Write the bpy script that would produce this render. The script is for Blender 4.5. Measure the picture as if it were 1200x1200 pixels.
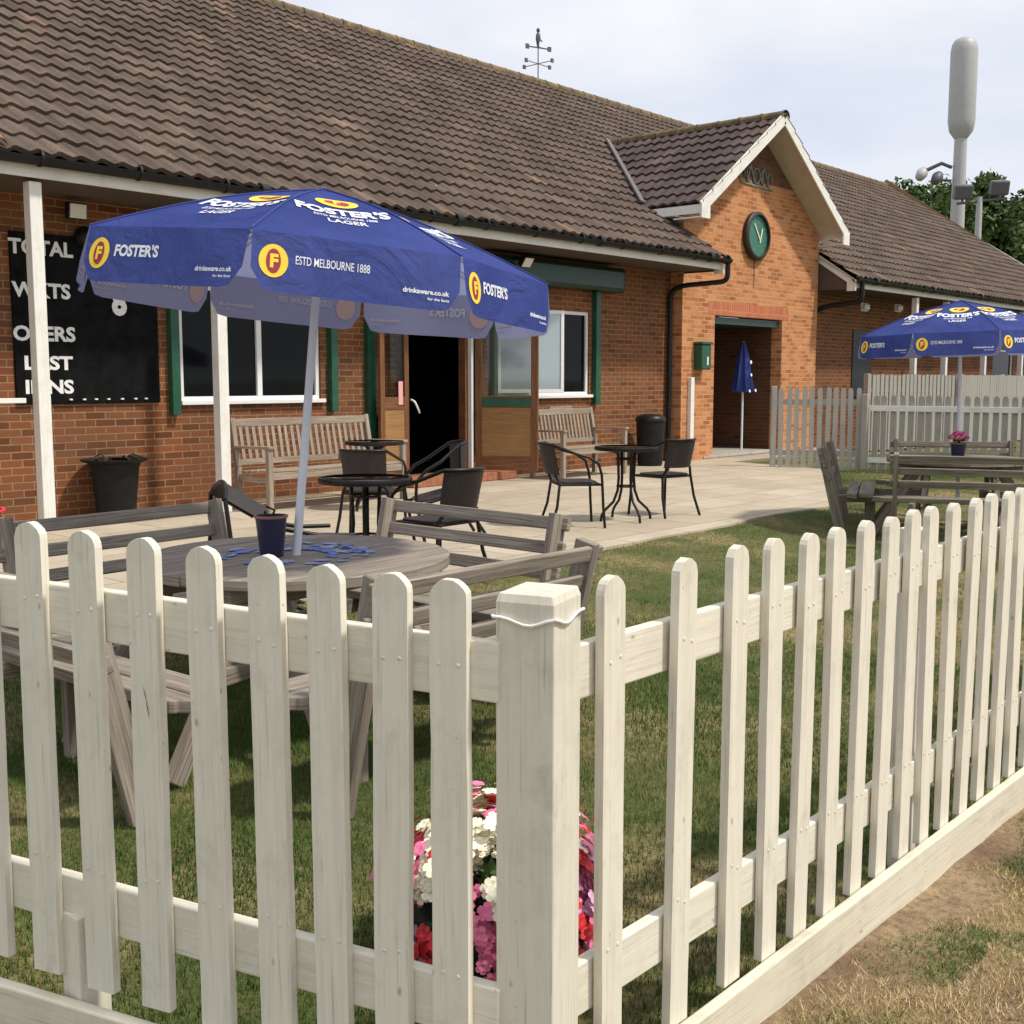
import bpy, math, random
import numpy as np
from mathutils import Vector, Matrix, Euler, noise
random.seed(7); np.random.seed(7)
SC = bpy.context.scene
for o in list(bpy.data.objects): bpy.data.objects.remove(o)
PI = math.pi; R = math.radians

# ------------------------------------------------------------- camera
cam_d = bpy.data.cameras.new('camera'); cam = bpy.data.objects.new('camera', cam_d)
SC.collection.objects.link(cam); SC.camera = cam
cam_d.sensor_width = 36; cam_d.lens = 40.92; cam_d.clip_start = .05; cam_d.clip_end = 2000
TH = math.atan(155/1364)
fw = Vector((.7512*math.cos(TH), .6601*math.cos(TH), -math.sin(TH)))
cam.location = (0, 0, 1.38); cam.rotation_euler = fw.to_track_quat('-Z', 'Y').to_euler()

# ------------------------------------------------------------- world and sun
SU = Vector((.19, -.50, .80)).normalized()
EL = math.asin(SU.z); AZ = math.atan2(SU.x, SU.y)
RT = Vector((.66, -.751, 0))
W = bpy.data.worlds.new('World'); SC.world = W; W.use_nodes = True
nt = W.node_tree; nt.nodes.clear(); N = nt.nodes.new; L = nt.links.new
out = N('ShaderNodeOutputWorld'); bg = N('ShaderNodeBackground'); sky = N('ShaderNodeTexSky')
sky.sky_type = 'NISHITA'; sky.sun_disc = False; sky.sun_elevation = EL; sky.sun_rotation = AZ
sky.air_density = 1.0; sky.dust_density = 1.5
tc = N('ShaderNodeTexCoord'); mp = N('ShaderNodeMapping'); mp.inputs['Scale'].default_value = (1, 1, 2.6)
mp.inputs['Location'].default_value = (3.1, .4, .2)
nz = N('ShaderNodeTexNoise'); nz.inputs['Scale'].default_value = 2.3; nz.inputs['Detail'].default_value = 8; nz.inputs['Roughness'].default_value = .5
nz.inputs['Distortion'].default_value = .3
cr = N('ShaderNodeValToRGB'); cr.color_ramp.elements[0].position = .28; cr.color_ramp.elements[1].position = .56
cr.color_ramp.elements[0].color = (.66, .66, .66, 1); cr.color_ramp.elements[1].color = (1, 1, 1, 1)
nz2 = N('ShaderNodeTexNoise'); nz2.inputs['Scale'].default_value = 3.4; nz2.inputs['Detail'].default_value = 5
cc = N('ShaderNodeValToRGB'); cc.color_ramp.elements[0].position = .35; cc.color_ramp.elements[1].position = .65
cc.color_ramp.elements[0].color = (5.1, 5.35, 6.1, 1); cc.color_ramp.elements[1].color = (6.25, 6.3, 6.5, 1)
mx = N('ShaderNodeMixRGB')
L(tc.outputs['Generated'], mp.inputs['Vector']); L(mp.outputs[0], nz.inputs['Vector']); L(mp.outputs[0], nz2.inputs['Vector'])
L(nz.outputs['Fac'], cr.inputs[0]); L(nz2.outputs['Fac'], cc.inputs[0])
L(cr.outputs[0], mx.inputs[0]); L(sky.outputs[0], mx.inputs[1]); L(cc.outputs[0], mx.inputs[2])
L(mx.outputs[0], bg.inputs[0]); bg.inputs[1].default_value = .128; L(bg.outputs[0], out.inputs[0])
sd = bpy.data.lights.new('sun', 'SUN'); sun = bpy.data.objects.new('sun', sd); SC.collection.objects.link(sun)
sd.energy = 3.0; sd.angle = R(4); sd.color = (1, .93, .82); sun.rotation_euler = SU.to_track_quat('Z', 'Y').to_euler()
SC.view_settings.view_transform = 'Standard'; SC.view_settings.look = 'None'
SC.view_settings.exposure = 0.28; SC.view_settings.gamma = 1
SC.cycles.max_bounces = 6; SC.cycles.transparent_max_bounces = 12

# ------------------------------------------------------------- materials
MATS = {}
class NT:
    def __init__(s, name):
        s.m = bpy.data.materials.new(name); s.m.use_nodes = True; s.t = s.m.node_tree
        s.b = s.t.nodes['Principled BSDF']; s.o = s.t.nodes['Material Output']
    def n(s, typ, **kw):
        nd = s.t.nodes.new('ShaderNode' + typ)
        for k, v in kw.items():
            if k in nd.inputs: nd.inputs[k].default_value = v
            else: setattr(nd, k, v)
        return nd
    def l(s, a, b): s.t.links.new(a, b)
    def coord(s, kind='UV', scale=(1, 1, 1), rnd=True):
        c = s.n('TexCoord'); m = s.n('Mapping'); m.inputs['Scale'].default_value = scale
        if rnd and kind == 'UV':
            oi = s.n('ObjectInfo'); v = s.n('VectorMath', operation='MULTIPLY'); cb = s.n('CombineXYZ')
            s.l(oi.outputs['Random'], cb.inputs[0]); s.l(oi.outputs['Random'], cb.inputs[1])
            s.l(cb.outputs[0], v.inputs[0]); v.inputs[1].default_value = (17.3, 31.7, 0)
            a = s.n('VectorMath', operation='ADD'); s.l(c.outputs[kind], a.inputs[0]); s.l(v.outputs[0], a.inputs[1])
            s.l(a.outputs[0], m.inputs['Vector'])
        else: s.l(c.outputs[kind], m.inputs['Vector'])
        return m.outputs[0]
    def noise(s, vec, scale, detail=4, rough=.55, dist=0):
        q = s.n('TexNoise'); q.inputs['Scale'].default_value = scale; q.inputs['Detail'].default_value = detail
        q.inputs['Roughness'].default_value = rough; q.inputs['Distortion'].default_value = dist
        s.l(vec, q.inputs['Vector']); return q.outputs['Fac']
    def ramp(s, fac, stops):
        r = s.n('ValToRGB'); e = r.color_ramp.elements
        while len(e) < len(stops): e.new(.5)
        for i, (p, c) in enumerate(stops): e[i].position = p; e[i].color = (*c, 1) if len(c) == 3 else c
        s.l(fac, r.inputs[0]); return r.outputs[0]
    def mix(s, fac, a, b, mode='MIX'):
        x = s.n('MixRGB'); x.blend_type = mode
        if isinstance(fac, (int, float)): x.inputs[0].default_value = fac
        else: s.l(fac, x.inputs[0])
        for i, v in ((1, a), (2, b)):
            if isinstance(v, tuple): x.inputs[i].default_value = (*v, 1)
            else: s.l(v, x.inputs[i])
        return x.outputs[0]
    def bump(s, h, st=.3, d=.01):
        b = s.n('Bump'); b.inputs['Strength'].default_value = st; b.inputs['Distance'].default_value = d
        s.l(h, b.inputs['Height']); s.l(b.outputs[0], s.b.inputs['Normal'])
    def fin(s, col=None, rough=.7, metal=0, spec=.5):
        if col is not None:
            if isinstance(col, tuple): s.b.inputs['Base Color'].default_value = (*col, 1)
            else: s.l(col, s.b.inputs['Base Color'])
        s.b.inputs['Roughness'].default_value = rough; s.b.inputs['Metallic'].default_value = metal
        s.b.inputs['Specular IOR Level'].default_value = spec
        return s.m
def B3(v): return (v, v, v)

def m_plain(name, col, rough=.5, metal=0, var=.12, sc=9, spec=.5, bump=.05):
    if name in MATS: return MATS[name]
    t = NT(name); v = t.coord('Object'); f = t.noise(v, sc, 5)
    lo = tuple(c*(1-var) for c in col); hi = tuple(min(1, c*(1+var)) for c in col)
    c = t.ramp(f, [(.3, lo), (.7, hi)])
    if bump: t.bump(t.noise(v, sc*9, 3), bump, .004)
    MATS[name] = t.fin(c, rough, metal, spec); return MATS[name]

def m_brick(name, cols, mortar, dirt=.35):
    t = NT(name); v = t.coord('UV', rnd=False)
    # slight wobble so courses are not ruler straight
    wob = t.n('TexNoise'); wob.inputs['Scale'].default_value = 3; t.l(v, wob.inputs['Vector'])
    sub = t.n('VectorMath', operation='SUBTRACT'); t.l(wob.outputs['Color'], sub.inputs[0]); sub.inputs[1].default_value = (.5, .5, .5)
    sc = t.n('VectorMath', operation='SCALE'); t.l(sub.outputs[0], sc.inputs[0]); sc.inputs['Scale'].default_value = .008
    ad = t.n('VectorMath', operation='ADD'); t.l(v, ad.inputs[0]); t.l(sc.outputs[0], ad.inputs[1]); vv = ad.outputs[0]
    bt = t.n('TexBrick'); bt.inputs['Scale'].default_value = 1; bt.inputs['Brick Width'].default_value = .225
    bt.inputs['Row Height'].default_value = .075; bt.inputs['Mortar Size'].default_value = .0065; bt.inputs['Mortar Smooth'].default_value = .15
    bt.offset = .5; bt.inputs['Color1'].default_value = (0, 0, 0, 1); bt.inputs['Color2'].default_value = (1, 1, 1, 1)
    bt.inputs['Mortar'].default_value = (.5, .5, .5, 1); t.l(vv, bt.inputs['Vector'])
    rc = t.ramp(bt.outputs['Color'], [(.0, cols[0]), (.3, cols[1]), (.6, cols[2]), (1, cols[3])])
    g = t.noise(v, 60, 4); rc = t.mix(.35, rc, t.ramp(g, [(.3, tuple(c*.55 for c in cols[1])), (.75, tuple(min(1, c*1.35) for c in cols[1]))]))
    mo = t.ramp(t.noise(v, 14, 4), [(.3, tuple(c*.7 for c in mortar)), (.7, mortar)])
    c = t.mix(bt.outputs['Fac'], rc, mo)
    big = t.noise(v, 1.1, 5, .6); c = t.mix(t.ramp(big, [(.42, B3(0)), (.75, B3(dirt))]), c, (.10, .07, .05))
    inv = t.n('Math', operation='SUBTRACT'); inv.inputs[0].default_value = 1; t.l(bt.outputs['Fac'], inv.inputs[1])
    h = t.mix(.15, inv.outputs[0], g); t.bump(h, .7, .008)
    MATS[name] = t.fin(c, .92, spec=.2); return MATS[name]

def m_wood(name, a, b, dark, grain=1., rough=.85, cracks=True, lich=None):
    t = NT(name); v = t.coord('UV', (3, 55*grain, 1)); v2 = t.coord('UV', (1, 9, 1)); v3 = t.coord('UV', (2.2, 140*grain, 1))
    f = t.noise(v, 1, 8, .65, .6); g = t.noise(v3, 1, 4, .6, .4); k = t.noise(v2, 1.3, 5, .6)
    c = t.ramp(f, [(.25, dark), (.45, a), (.75, b)])
    c = t.mix(t.ramp(g, [(.35, B3(.7)), (.5, B3(0))]), c, tuple(x*.55 for x in dark))
    c = t.mix(t.ramp(k, [(.4, B3(0)), (.8, B3(.5))]), c, tuple(x*.8 for x in b), 'MULTIPLY') if False else c
    c = t.mix(t.ramp(k, [(.35, B3(.55)), (.65, B3(0))]), c, dark)
    if lich:
        l = t.noise(t.coord('Object'), 14, 5, .7); c = t.mix(t.ramp(l, [(.6, B3(0)), (.72, B3(.6))]), c, lich)
    t.bump(t.mix(.5, f, g), .55, .004)
    MATS[name] = t.fin(c, rough, spec=.25); return MATS[name]

def m_paintwood(name, col, dirt, rough=.6):
    t = NT(name); v = t.coord('UV', (2.5, 60, 1)); v3 = t.coord('UV', (4, 130, 1)); o = t.coord('UV', (6, 8, 1))
    f = t.noise(v, 1, 7, .6, .8); g = t.noise(v3, 1, 3, .5, .3); k = t.noise(o, 1, 6, .7)
    c = t.ramp(f, [(.28, tuple(x*.88 for x in col)), (.6, col)])
    c = t.mix(t.ramp(k, [(.56, B3(0)), (.74, B3(.35))]), c, dirt)
    c = t.mix(t.ramp(g, [(.27, B3(.4)), (.4, B3(0))]), c, dirt)
    kv = t.n('TexVoronoi'); kv.inputs['Scale'].default_value = 1; t.l(t.coord('UV', (7, 13, 1)), kv.inputs['Vector'])
    c = t.mix(t.ramp(kv.outputs['Distance'], [(.035, B3(.6)), (.08, B3(0))]), c, tuple(x*.75 for x in dirt))
    gm = t.noise(t.coord('Object'), 3.5, 6, .7); c = t.mix(t.ramp(gm, [(.5, B3(0)), (.75, B3(.3))]), c, tuple(x*(.95, 1.0, .8)[i] for i, x in enumerate(dirt)))
    sp = t.noise(t.coord('UV', (30, 30, 1)), 1, 2); c = t.mix(t.ramp(sp, [(.72, B3(0)), (.77, B3(.5))]), c, dirt)
    t.bump(t.mix(.4, f, g), .45, .004)
    MATS[name] = t.fin(c, rough, spec=.35); return MATS[name]

m_brick('brick_orange', [(.30, .10, .035), (.50, .19, .07), (.60, .25, .10), (.66, .33, .15)], (.66, .44, .27), .2)
m_brick('brick_red', [(.09, .032, .016), (.21, .070, .028), (.27, .098, .040), (.19, .085, .040)], (.36, .24, .13), .5)
m_brick('brick_peak_shade', [(.10, .05, .03), (.17, .085, .05), (.22, .11, .065), (.19, .12, .08)], (.20, .14, .10), .5)
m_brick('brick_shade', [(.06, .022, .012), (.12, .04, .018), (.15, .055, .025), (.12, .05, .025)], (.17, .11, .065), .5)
m_wood('wood_grey', (.33, .285, .235), (.50, .445, .375), (.14, .115, .09))
m_wood('wood_bench', (.38, .31, .24), (.52, .44, .35), (.18, .14, .11))
m_wood('wood_green', (.26, .225, .17), (.39, .345, .275), (.085, .075, .055), lich=(.17, .19, .11))
m_wood('wood_brown', (.22, .10, .045), (.32, .155, .07), (.10, .042, .02), rough=.5)
m_wood('wood_ply', (.36, .20, .08), (.44, .26, .11), (.25, .13, .05), rough=.6)
m_paintwood('paint_board', (.72, .67, .53), (.24, .18, .12))
m_paintwood('paint_fence', (.76, .72, .60), (.30, .27, .20))
m_paintwood('paint_post', (.70, .665, .55), (.22, .20, .155))
m_paintwood('paint_greyfence', (.40, .385, .34), (.20, .19, .16))
m_paintwood('paint_oldgrey', (.36, .35, .305), (.15, .14, .11))
m_paintwood('paint_white', (.80, .79, .74), (.40, .36, .30), .5)
m_plain('upvc', (.80, .81, .80), .3, var=.03); m_plain('black_plastic', (.010, .011, .012), .42, var=.3, sc=5, spec=.3)
m_plain('bin_black', (.011, .012, .013), .6, var=.35, spec=.25); m_plain('iron', (.012, .010, .010), .4, metal=.2, var=.3, spec=.35)
m_plain('green_paint', (.012, .085, .045), .4, var=.2); m_plain('green_dark', (.01, .045, .03), .35, var=.2)
m_plain('lead', (.13, .12, .115), .6, var=.25); m_plain('soffit', (.52, .46, .38), .6, var=.08, sc=4)
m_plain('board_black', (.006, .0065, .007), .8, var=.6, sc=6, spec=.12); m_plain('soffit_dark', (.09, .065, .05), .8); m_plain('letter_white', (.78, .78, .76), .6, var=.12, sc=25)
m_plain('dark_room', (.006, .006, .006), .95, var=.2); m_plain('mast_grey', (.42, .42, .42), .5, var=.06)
m_plain('mast_dark', (.10, .10, .105), .5); m_plain('galv', (.33, .34, .35), .45, metal=.3)
m_plain('lamp_glass', (.75, .74, .66), .25, var=.05); m_plain('pole_white', (.72, .75, .80), .35, var=.05)
m_plain('print_white', (.70, .72, .78), .8, var=.16, sc=30); m_plain('print_yellow', (.86, .60, .04), .7, var=.05)
m_plain('print_red', (.30, .02, .05), .7, var=.1); m_plain('print_dark', (.03, .01, .03), .7)
m_plain('print_pale', (.88, .89, .95), .7, var=.04); m_plain('print_tan', (.85, .62, .55), .7, var=.06)
m_plain('pot_blue', (.02, .022, .06), .3, var=.2); m_plain('pot_rim', (.30, .14, .09), .7)
m_plain('soil', (.045, .03, .02), .95, sc=30); m_plain('pink_paper', (.75, .38, .36), .7, var=.03)
m_plain('petal_red', (.62, .03, .04), .6, var=.25, sc=30); m_plain('petal_pink', (.85, .20, .38), .6, var=.25, sc=30)
m_plain('petal_white', (.90, .87, .66), .6, var=.06, sc=30); m_plain('petal_lilac', (.80, .42, .66), .6, var=.15, sc=30)
m_plain('leaf', (.05, .11, .025), .55, var=.5, sc=25); m_plain('stone', (.38, .35, .30), .9, var=.2)
m_plain('clock_green', (.035, .16, .11), .45, var=.25, sc=14); m_plain('clock_hand', (.70, .74, .52), .5)
m_plain('clock_frame', (.03, .022, .018), .5); m_plain('terracotta', (.50, .20, .07), .85, var=.35, sc=14)
m_plain('blue_mark', (.13, .20, .52), .6, var=.2, sc=30); m_plain('blue_mark_pale', (.30, .36, .58), .6, var=.15, sc=30)
m_plain('seam_blue', (.03, .045, .20), .8); m_plain('cable', (.02, .02, .02), .6); m_plain('door_green', (.02, .025, .03), .5)
m_plain('motif', (.17, .20, .17), .6, var=.4, sc=20); m_plain('step_brick', (.33, .13, .07), .9, var=.3, sc=20)

def m_soldier():
    t = NT('brick_soldier'); v = t.coord('UV', rnd=False)
    bt = t.n('TexBrick'); bt.inputs['Scale'].default_value = 1; bt.inputs['Brick Width'].default_value = .075
    bt.inputs['Row Height'].default_value = .235; bt.inputs['Mortar Size'].default_value = .005; bt.offset = 0
    bt.inputs['Color1'].default_value = (.42, .10, .05, 1); bt.inputs['Color2'].default_value = (.52, .17, .08, 1); bt.inputs['Mortar'].default_value = (.55, .36, .24, 1)
    t.l(v, bt.inputs['Vector']); c = t.mix(.3, bt.outputs['Color'], t.ramp(t.noise(v, 40), [(.3, (.25, .07, .03)), (.7, (.6, .24, .12))]))
    MATS['brick_soldier'] = t.fin(c, .9, spec=.2)
m_soldier()

def m_tile(name, a, b, dark, gw, gl):
    t = NT(name); v = t.coord('UV', rnd=False)
    sx = t.n('SeparateXYZ'); t.l(v, sx.inputs[0]); cb = t.n('CombineXYZ')
    for i, s in ((0, gw), (1, gl)):
        d = t.n('Math', operation='DIVIDE'); t.l(sx.outputs[i], d.inputs[0]); d.inputs[1].default_value = s
        fl = t.n('Math', operation='FLOOR'); t.l(d.outputs[0], fl.inputs[0]); t.l(fl.outputs[0], cb.inputs[i])
    wn = t.n('TexWhiteNoise'); t.l(cb.outputs[0], wn.inputs['Vector'])
    c = t.ramp(wn.outputs['Value'], [(0, a), (.9, b), (.975, tuple(x*1.15 for x in b)), (1, (b[0]*1.9, b[1]*1.6, b[2]*1.4))])
    o = t.coord('Object'); f = t.noise(o, 1.3, 6, .65); c = t.mix(t.ramp(f, [(.35, B3(.6)), (.62, B3(0))]), c, dark)
    g = t.noise(o, 38, 5, .7); c = t.mix(t.ramp(g, [(.3, B3(.5)), (.55, B3(0))]), c, dark)
    s = t.noise(o, 26, 3, .6); c = t.mix(t.ramp(s, [(.70, B3(0)), (.745, B3(.75))]), c, (.42, .40, .34))
    l = t.noise(o, 5, 6, .75); c = t.mix(t.ramp(l, [(.60, B3(0)), (.74, B3(.5))]), c, (.27, .21, .12))
    t.bump(g, .35, .005); MATS[name] = t.fin(c, .88, spec=.25)
m_tile('roof_tile', (.100, .072, .055), (.160, .118, .093), (.055, .040, .031), .205, .345)
m_tile('roof_tile_dark', (.075, .052, .048), (.12, .088, .08), (.035, .026, .024), .205, .345)
def m_ridge():
    t = NT('ridge_lichen'); o = t.coord('Object'); f = t.noise(o, 6, 6, .7)
    c = t.ramp(f, [(.3, (.09, .07, .055)), (.5, (.17, .13, .085)), (.62, (.26, .19, .08)), (.72, (.40, .20, .05))])
    MATS['ridge_lichen'] = t.fin(c, .95, spec=.1)
m_ridge()

def m_fabric():
    t = NT('canopy_fabric'); t.t.nodes.remove(t.b); o = t.coord('Object')
    geo = t.n('NewGeometry'); f = t.noise(o, 3.2, 5)
    outc = t.ramp(f, [(.3, (.030, .050, .225)), (.7, (.060, .088, .33))])
    c = t.mix(geo.outputs['Backfacing'], outc, (.29, .30, .43))  # inner face paler: light passing through the cloth is put into its colour
    w = t.noise(o, 4, 6, .55, 2.2); bp = t.n('Bump'); bp.inputs['Strength'].default_value = .8; bp.inputs['Distance'].default_value = .045; t.l(w, bp.inputs['Height'])
    d = t.n('BsdfDiffuse'); t.l(c, d.inputs[0]); t.l(bp.outputs[0], d.inputs['Normal'])
    tr = t.n('BsdfTranslucent'); t.l(t.mix(geo.outputs['Backfacing'], (.09, .13, .50), (.33, .35, .58)), tr.inputs[0])
    g = t.n('BsdfGlossy'); g.inputs['Roughness'].default_value = .45; g.inputs[0].default_value = (.5, .55, .8, 1)
    a = t.n('MixShader'); a.inputs[0].default_value = .42; t.l(d.outputs[0], a.inputs[1]); t.l(tr.outputs[0], a.inputs[2])
    b = t.n('MixShader'); b.inputs[0].default_value = .05; t.l(a.outputs[0], b.inputs[1]); t.l(g.outputs[0], b.inputs[2])
    t.l(b.outputs[0], t.o.inputs[0]); MATS['canopy'] = t.m
m_fabric()
def m_glass():
    t = NT('pane_dark'); t.b.inputs['Base Color'].default_value = (.006, .007, .008, 1); t.b.inputs['Roughness'].default_value = .04
    t.b.inputs['Specular IOR Level'].default_value = .13
    t.bump(t.noise(t.coord('Object'), 1.5, 2), .03, .02); MATS['pane_dark'] = t.m
    t = NT('pane_pale'); t.t.nodes.remove(t.b); a = t.n('BsdfTransparent'); a.inputs[0].default_value = (.75, .85, .86, 1)
    b = t.n('BsdfDiffuse'); b.inputs[0].default_value = (.42, .52, .55, 1); g = t.n('BsdfGlossy'); g.inputs['Roughness'].default_value = .05
    x = t.n('MixShader'); x.inputs[0].default_value = .75; t.l(a.outputs[0], x.inputs[1]); t.l(b.outputs[0], x.inputs[2])
    y = t.n('MixShader'); y.inputs[0].default_value = .18; t.l(x.outputs[0], y.inputs[1]); t.l(g.outputs[0], y.inputs[2]); t.l(y.outputs[0], t.o.inputs[0]); MATS['pane_pale'] = t.m
    t = NT('pane_clear'); t.t.nodes.remove(t.b); a = t.n('BsdfTransparent'); a.inputs[0].default_value = (.7, .72, .7, 1)
    g = t.n('BsdfGlossy'); g.inputs['Roughness'].default_value = .04; y = t.n('MixShader'); y.inputs[0].default_value = .06
    t.l(a.outputs[0], y.inputs[1]); t.l(g.outputs[0], y.inputs[2]); t.l(y.outputs[0], t.o.inputs[0]); MATS['pane_clear'] = t.m
m_glass()
def m_weave():
    t = NT('rattan'); v = t.coord('UV', (1, 1, 1), False); w = t.n('TexChecker'); w.inputs['Scale'].default_value = 90; t.l(v, w.inputs['Vector'])
    c = t.mix(w.outputs['Fac'], (.012, .009, .008), (.038, .027, .024)); t.bump(w.outputs['Fac'], .6, .004); MATS['rattan'] = t.fin(c, .55)
m_weave()
def m_ground():
    t = NT('lawn_soil'); o = t.coord('Object'); f = t.noise(o, .8, 6, .65); g = t.noise(o, 22, 5, .7); k = t.noise(o, 3.2, 5, .65)
    c = t.ramp(f, [(.38, (.07, .10, .03)), (.5, (.14, .14, .055)), (.62, (.32, .25, .125))])
    c = t.mix(t.ramp(g, [(.35, B3(.6)), (.6, B3(0))]), c, (.06, .05, .025)); c = t.mix(t.ramp(k, [(.55, B3(0)), (.7, B3(.5))]), c, (.17, .12, .075))
    t.bump(g, .8, .02); MATS['lawn'] = t.fin(c, .95, spec=.1)
    t = NT('dry_ground'); o = t.coord('Object'); f = t.noise(o, 1.7, 6, .65); g = t.noise(o, 30, 6, .75)
    c = t.ramp(f, [(.36, (.20, .13, .085)), (.5, (.33, .24, .15)), (.66, (.50, .38, .23))])
    c = t.mix(t.ramp(g, [(.3, B3(.8)), (.58, B3(0))]), c, (.13, .085, .05)); t.bump(g, 1, .02); MATS['dry'] = t.fin(c, .97, spec=.1)
    t = NT('grass_blade'); at = t.n('Attribute'); at.attribute_name = 'tint'; o = t.coord('Object')
    f = t.noise(o, 1.3, 5, .7); s = t.n('Math', operation='ADD'); t.l(f, s.inputs[0]); t.l(at.outputs['Fac'], s.inputs[1])
    c = t.ramp(s.outputs[0], [(.30, (.065, .125, .025)), (.48, (.12, .19, .045)), (.60, (.24, .25, .085)), (.74, (.52, .41, .21)), (1, (.72, .57, .34))])
    MATS['blade'] = t.fin(c, .7, spec=.2)
    t = NT('paving'); o = t.coord('Object'); bt = t.n('TexBrick'); bt.inputs['Scale'].default_value = 1
    bt.inputs['Brick Width'].default_value = .9; bt.inputs['Row Height'].default_value = .6; bt.inputs['Mortar Size'].default_value = .009; bt.offset = .37
    bt.inputs['Color1'].default_value = (.43, .36, .265, 1); bt.inputs['Color2'].default_value = (.53, .46, .355, 1); bt.inputs['Mortar'].default_value = (.25, .20, .14, 1)
    bt.inputs['Bias'].default_value = 0; t.l(o, bt.inputs['Vector'])
    f = t.noise(o, 1.6, 6, .65); c = t.mix(t.ramp(f, [(.3, B3(.45)), (.6, B3(0))]), bt.outputs['Color'], (.30, .245, .175))
    c = t.mix(t.ramp(t.noise(o, 4.5, 6, .7), [(.58, B3(0)), (.7, B3(.4))]), c, (.20, .165, .12))
    g = t.noise(o, 45, 5, .7); c = t.mix(t.ramp(g, [(.3, B3(.3)), (.5, B3(0))]), c, (.24, .18, .12))
    t.bump(t.mix(.5, bt.outputs['Fac'], g), .15, .006); MATS['paving'] = t.fin(c, .85, spec=.25)
    t = NT('tree_leaf'); at = t.n('Attribute'); at.attribute_name = 'tint'
    c = t.ramp(at.outputs['Fac'], [(0, (.030, .055, .016)), (.5, (.075, .125, .035)), (1, (.15, .20, .06))]); MATS['tree_leaf'] = t.fin(c, .6, spec=.2)
m_ground()

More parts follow.
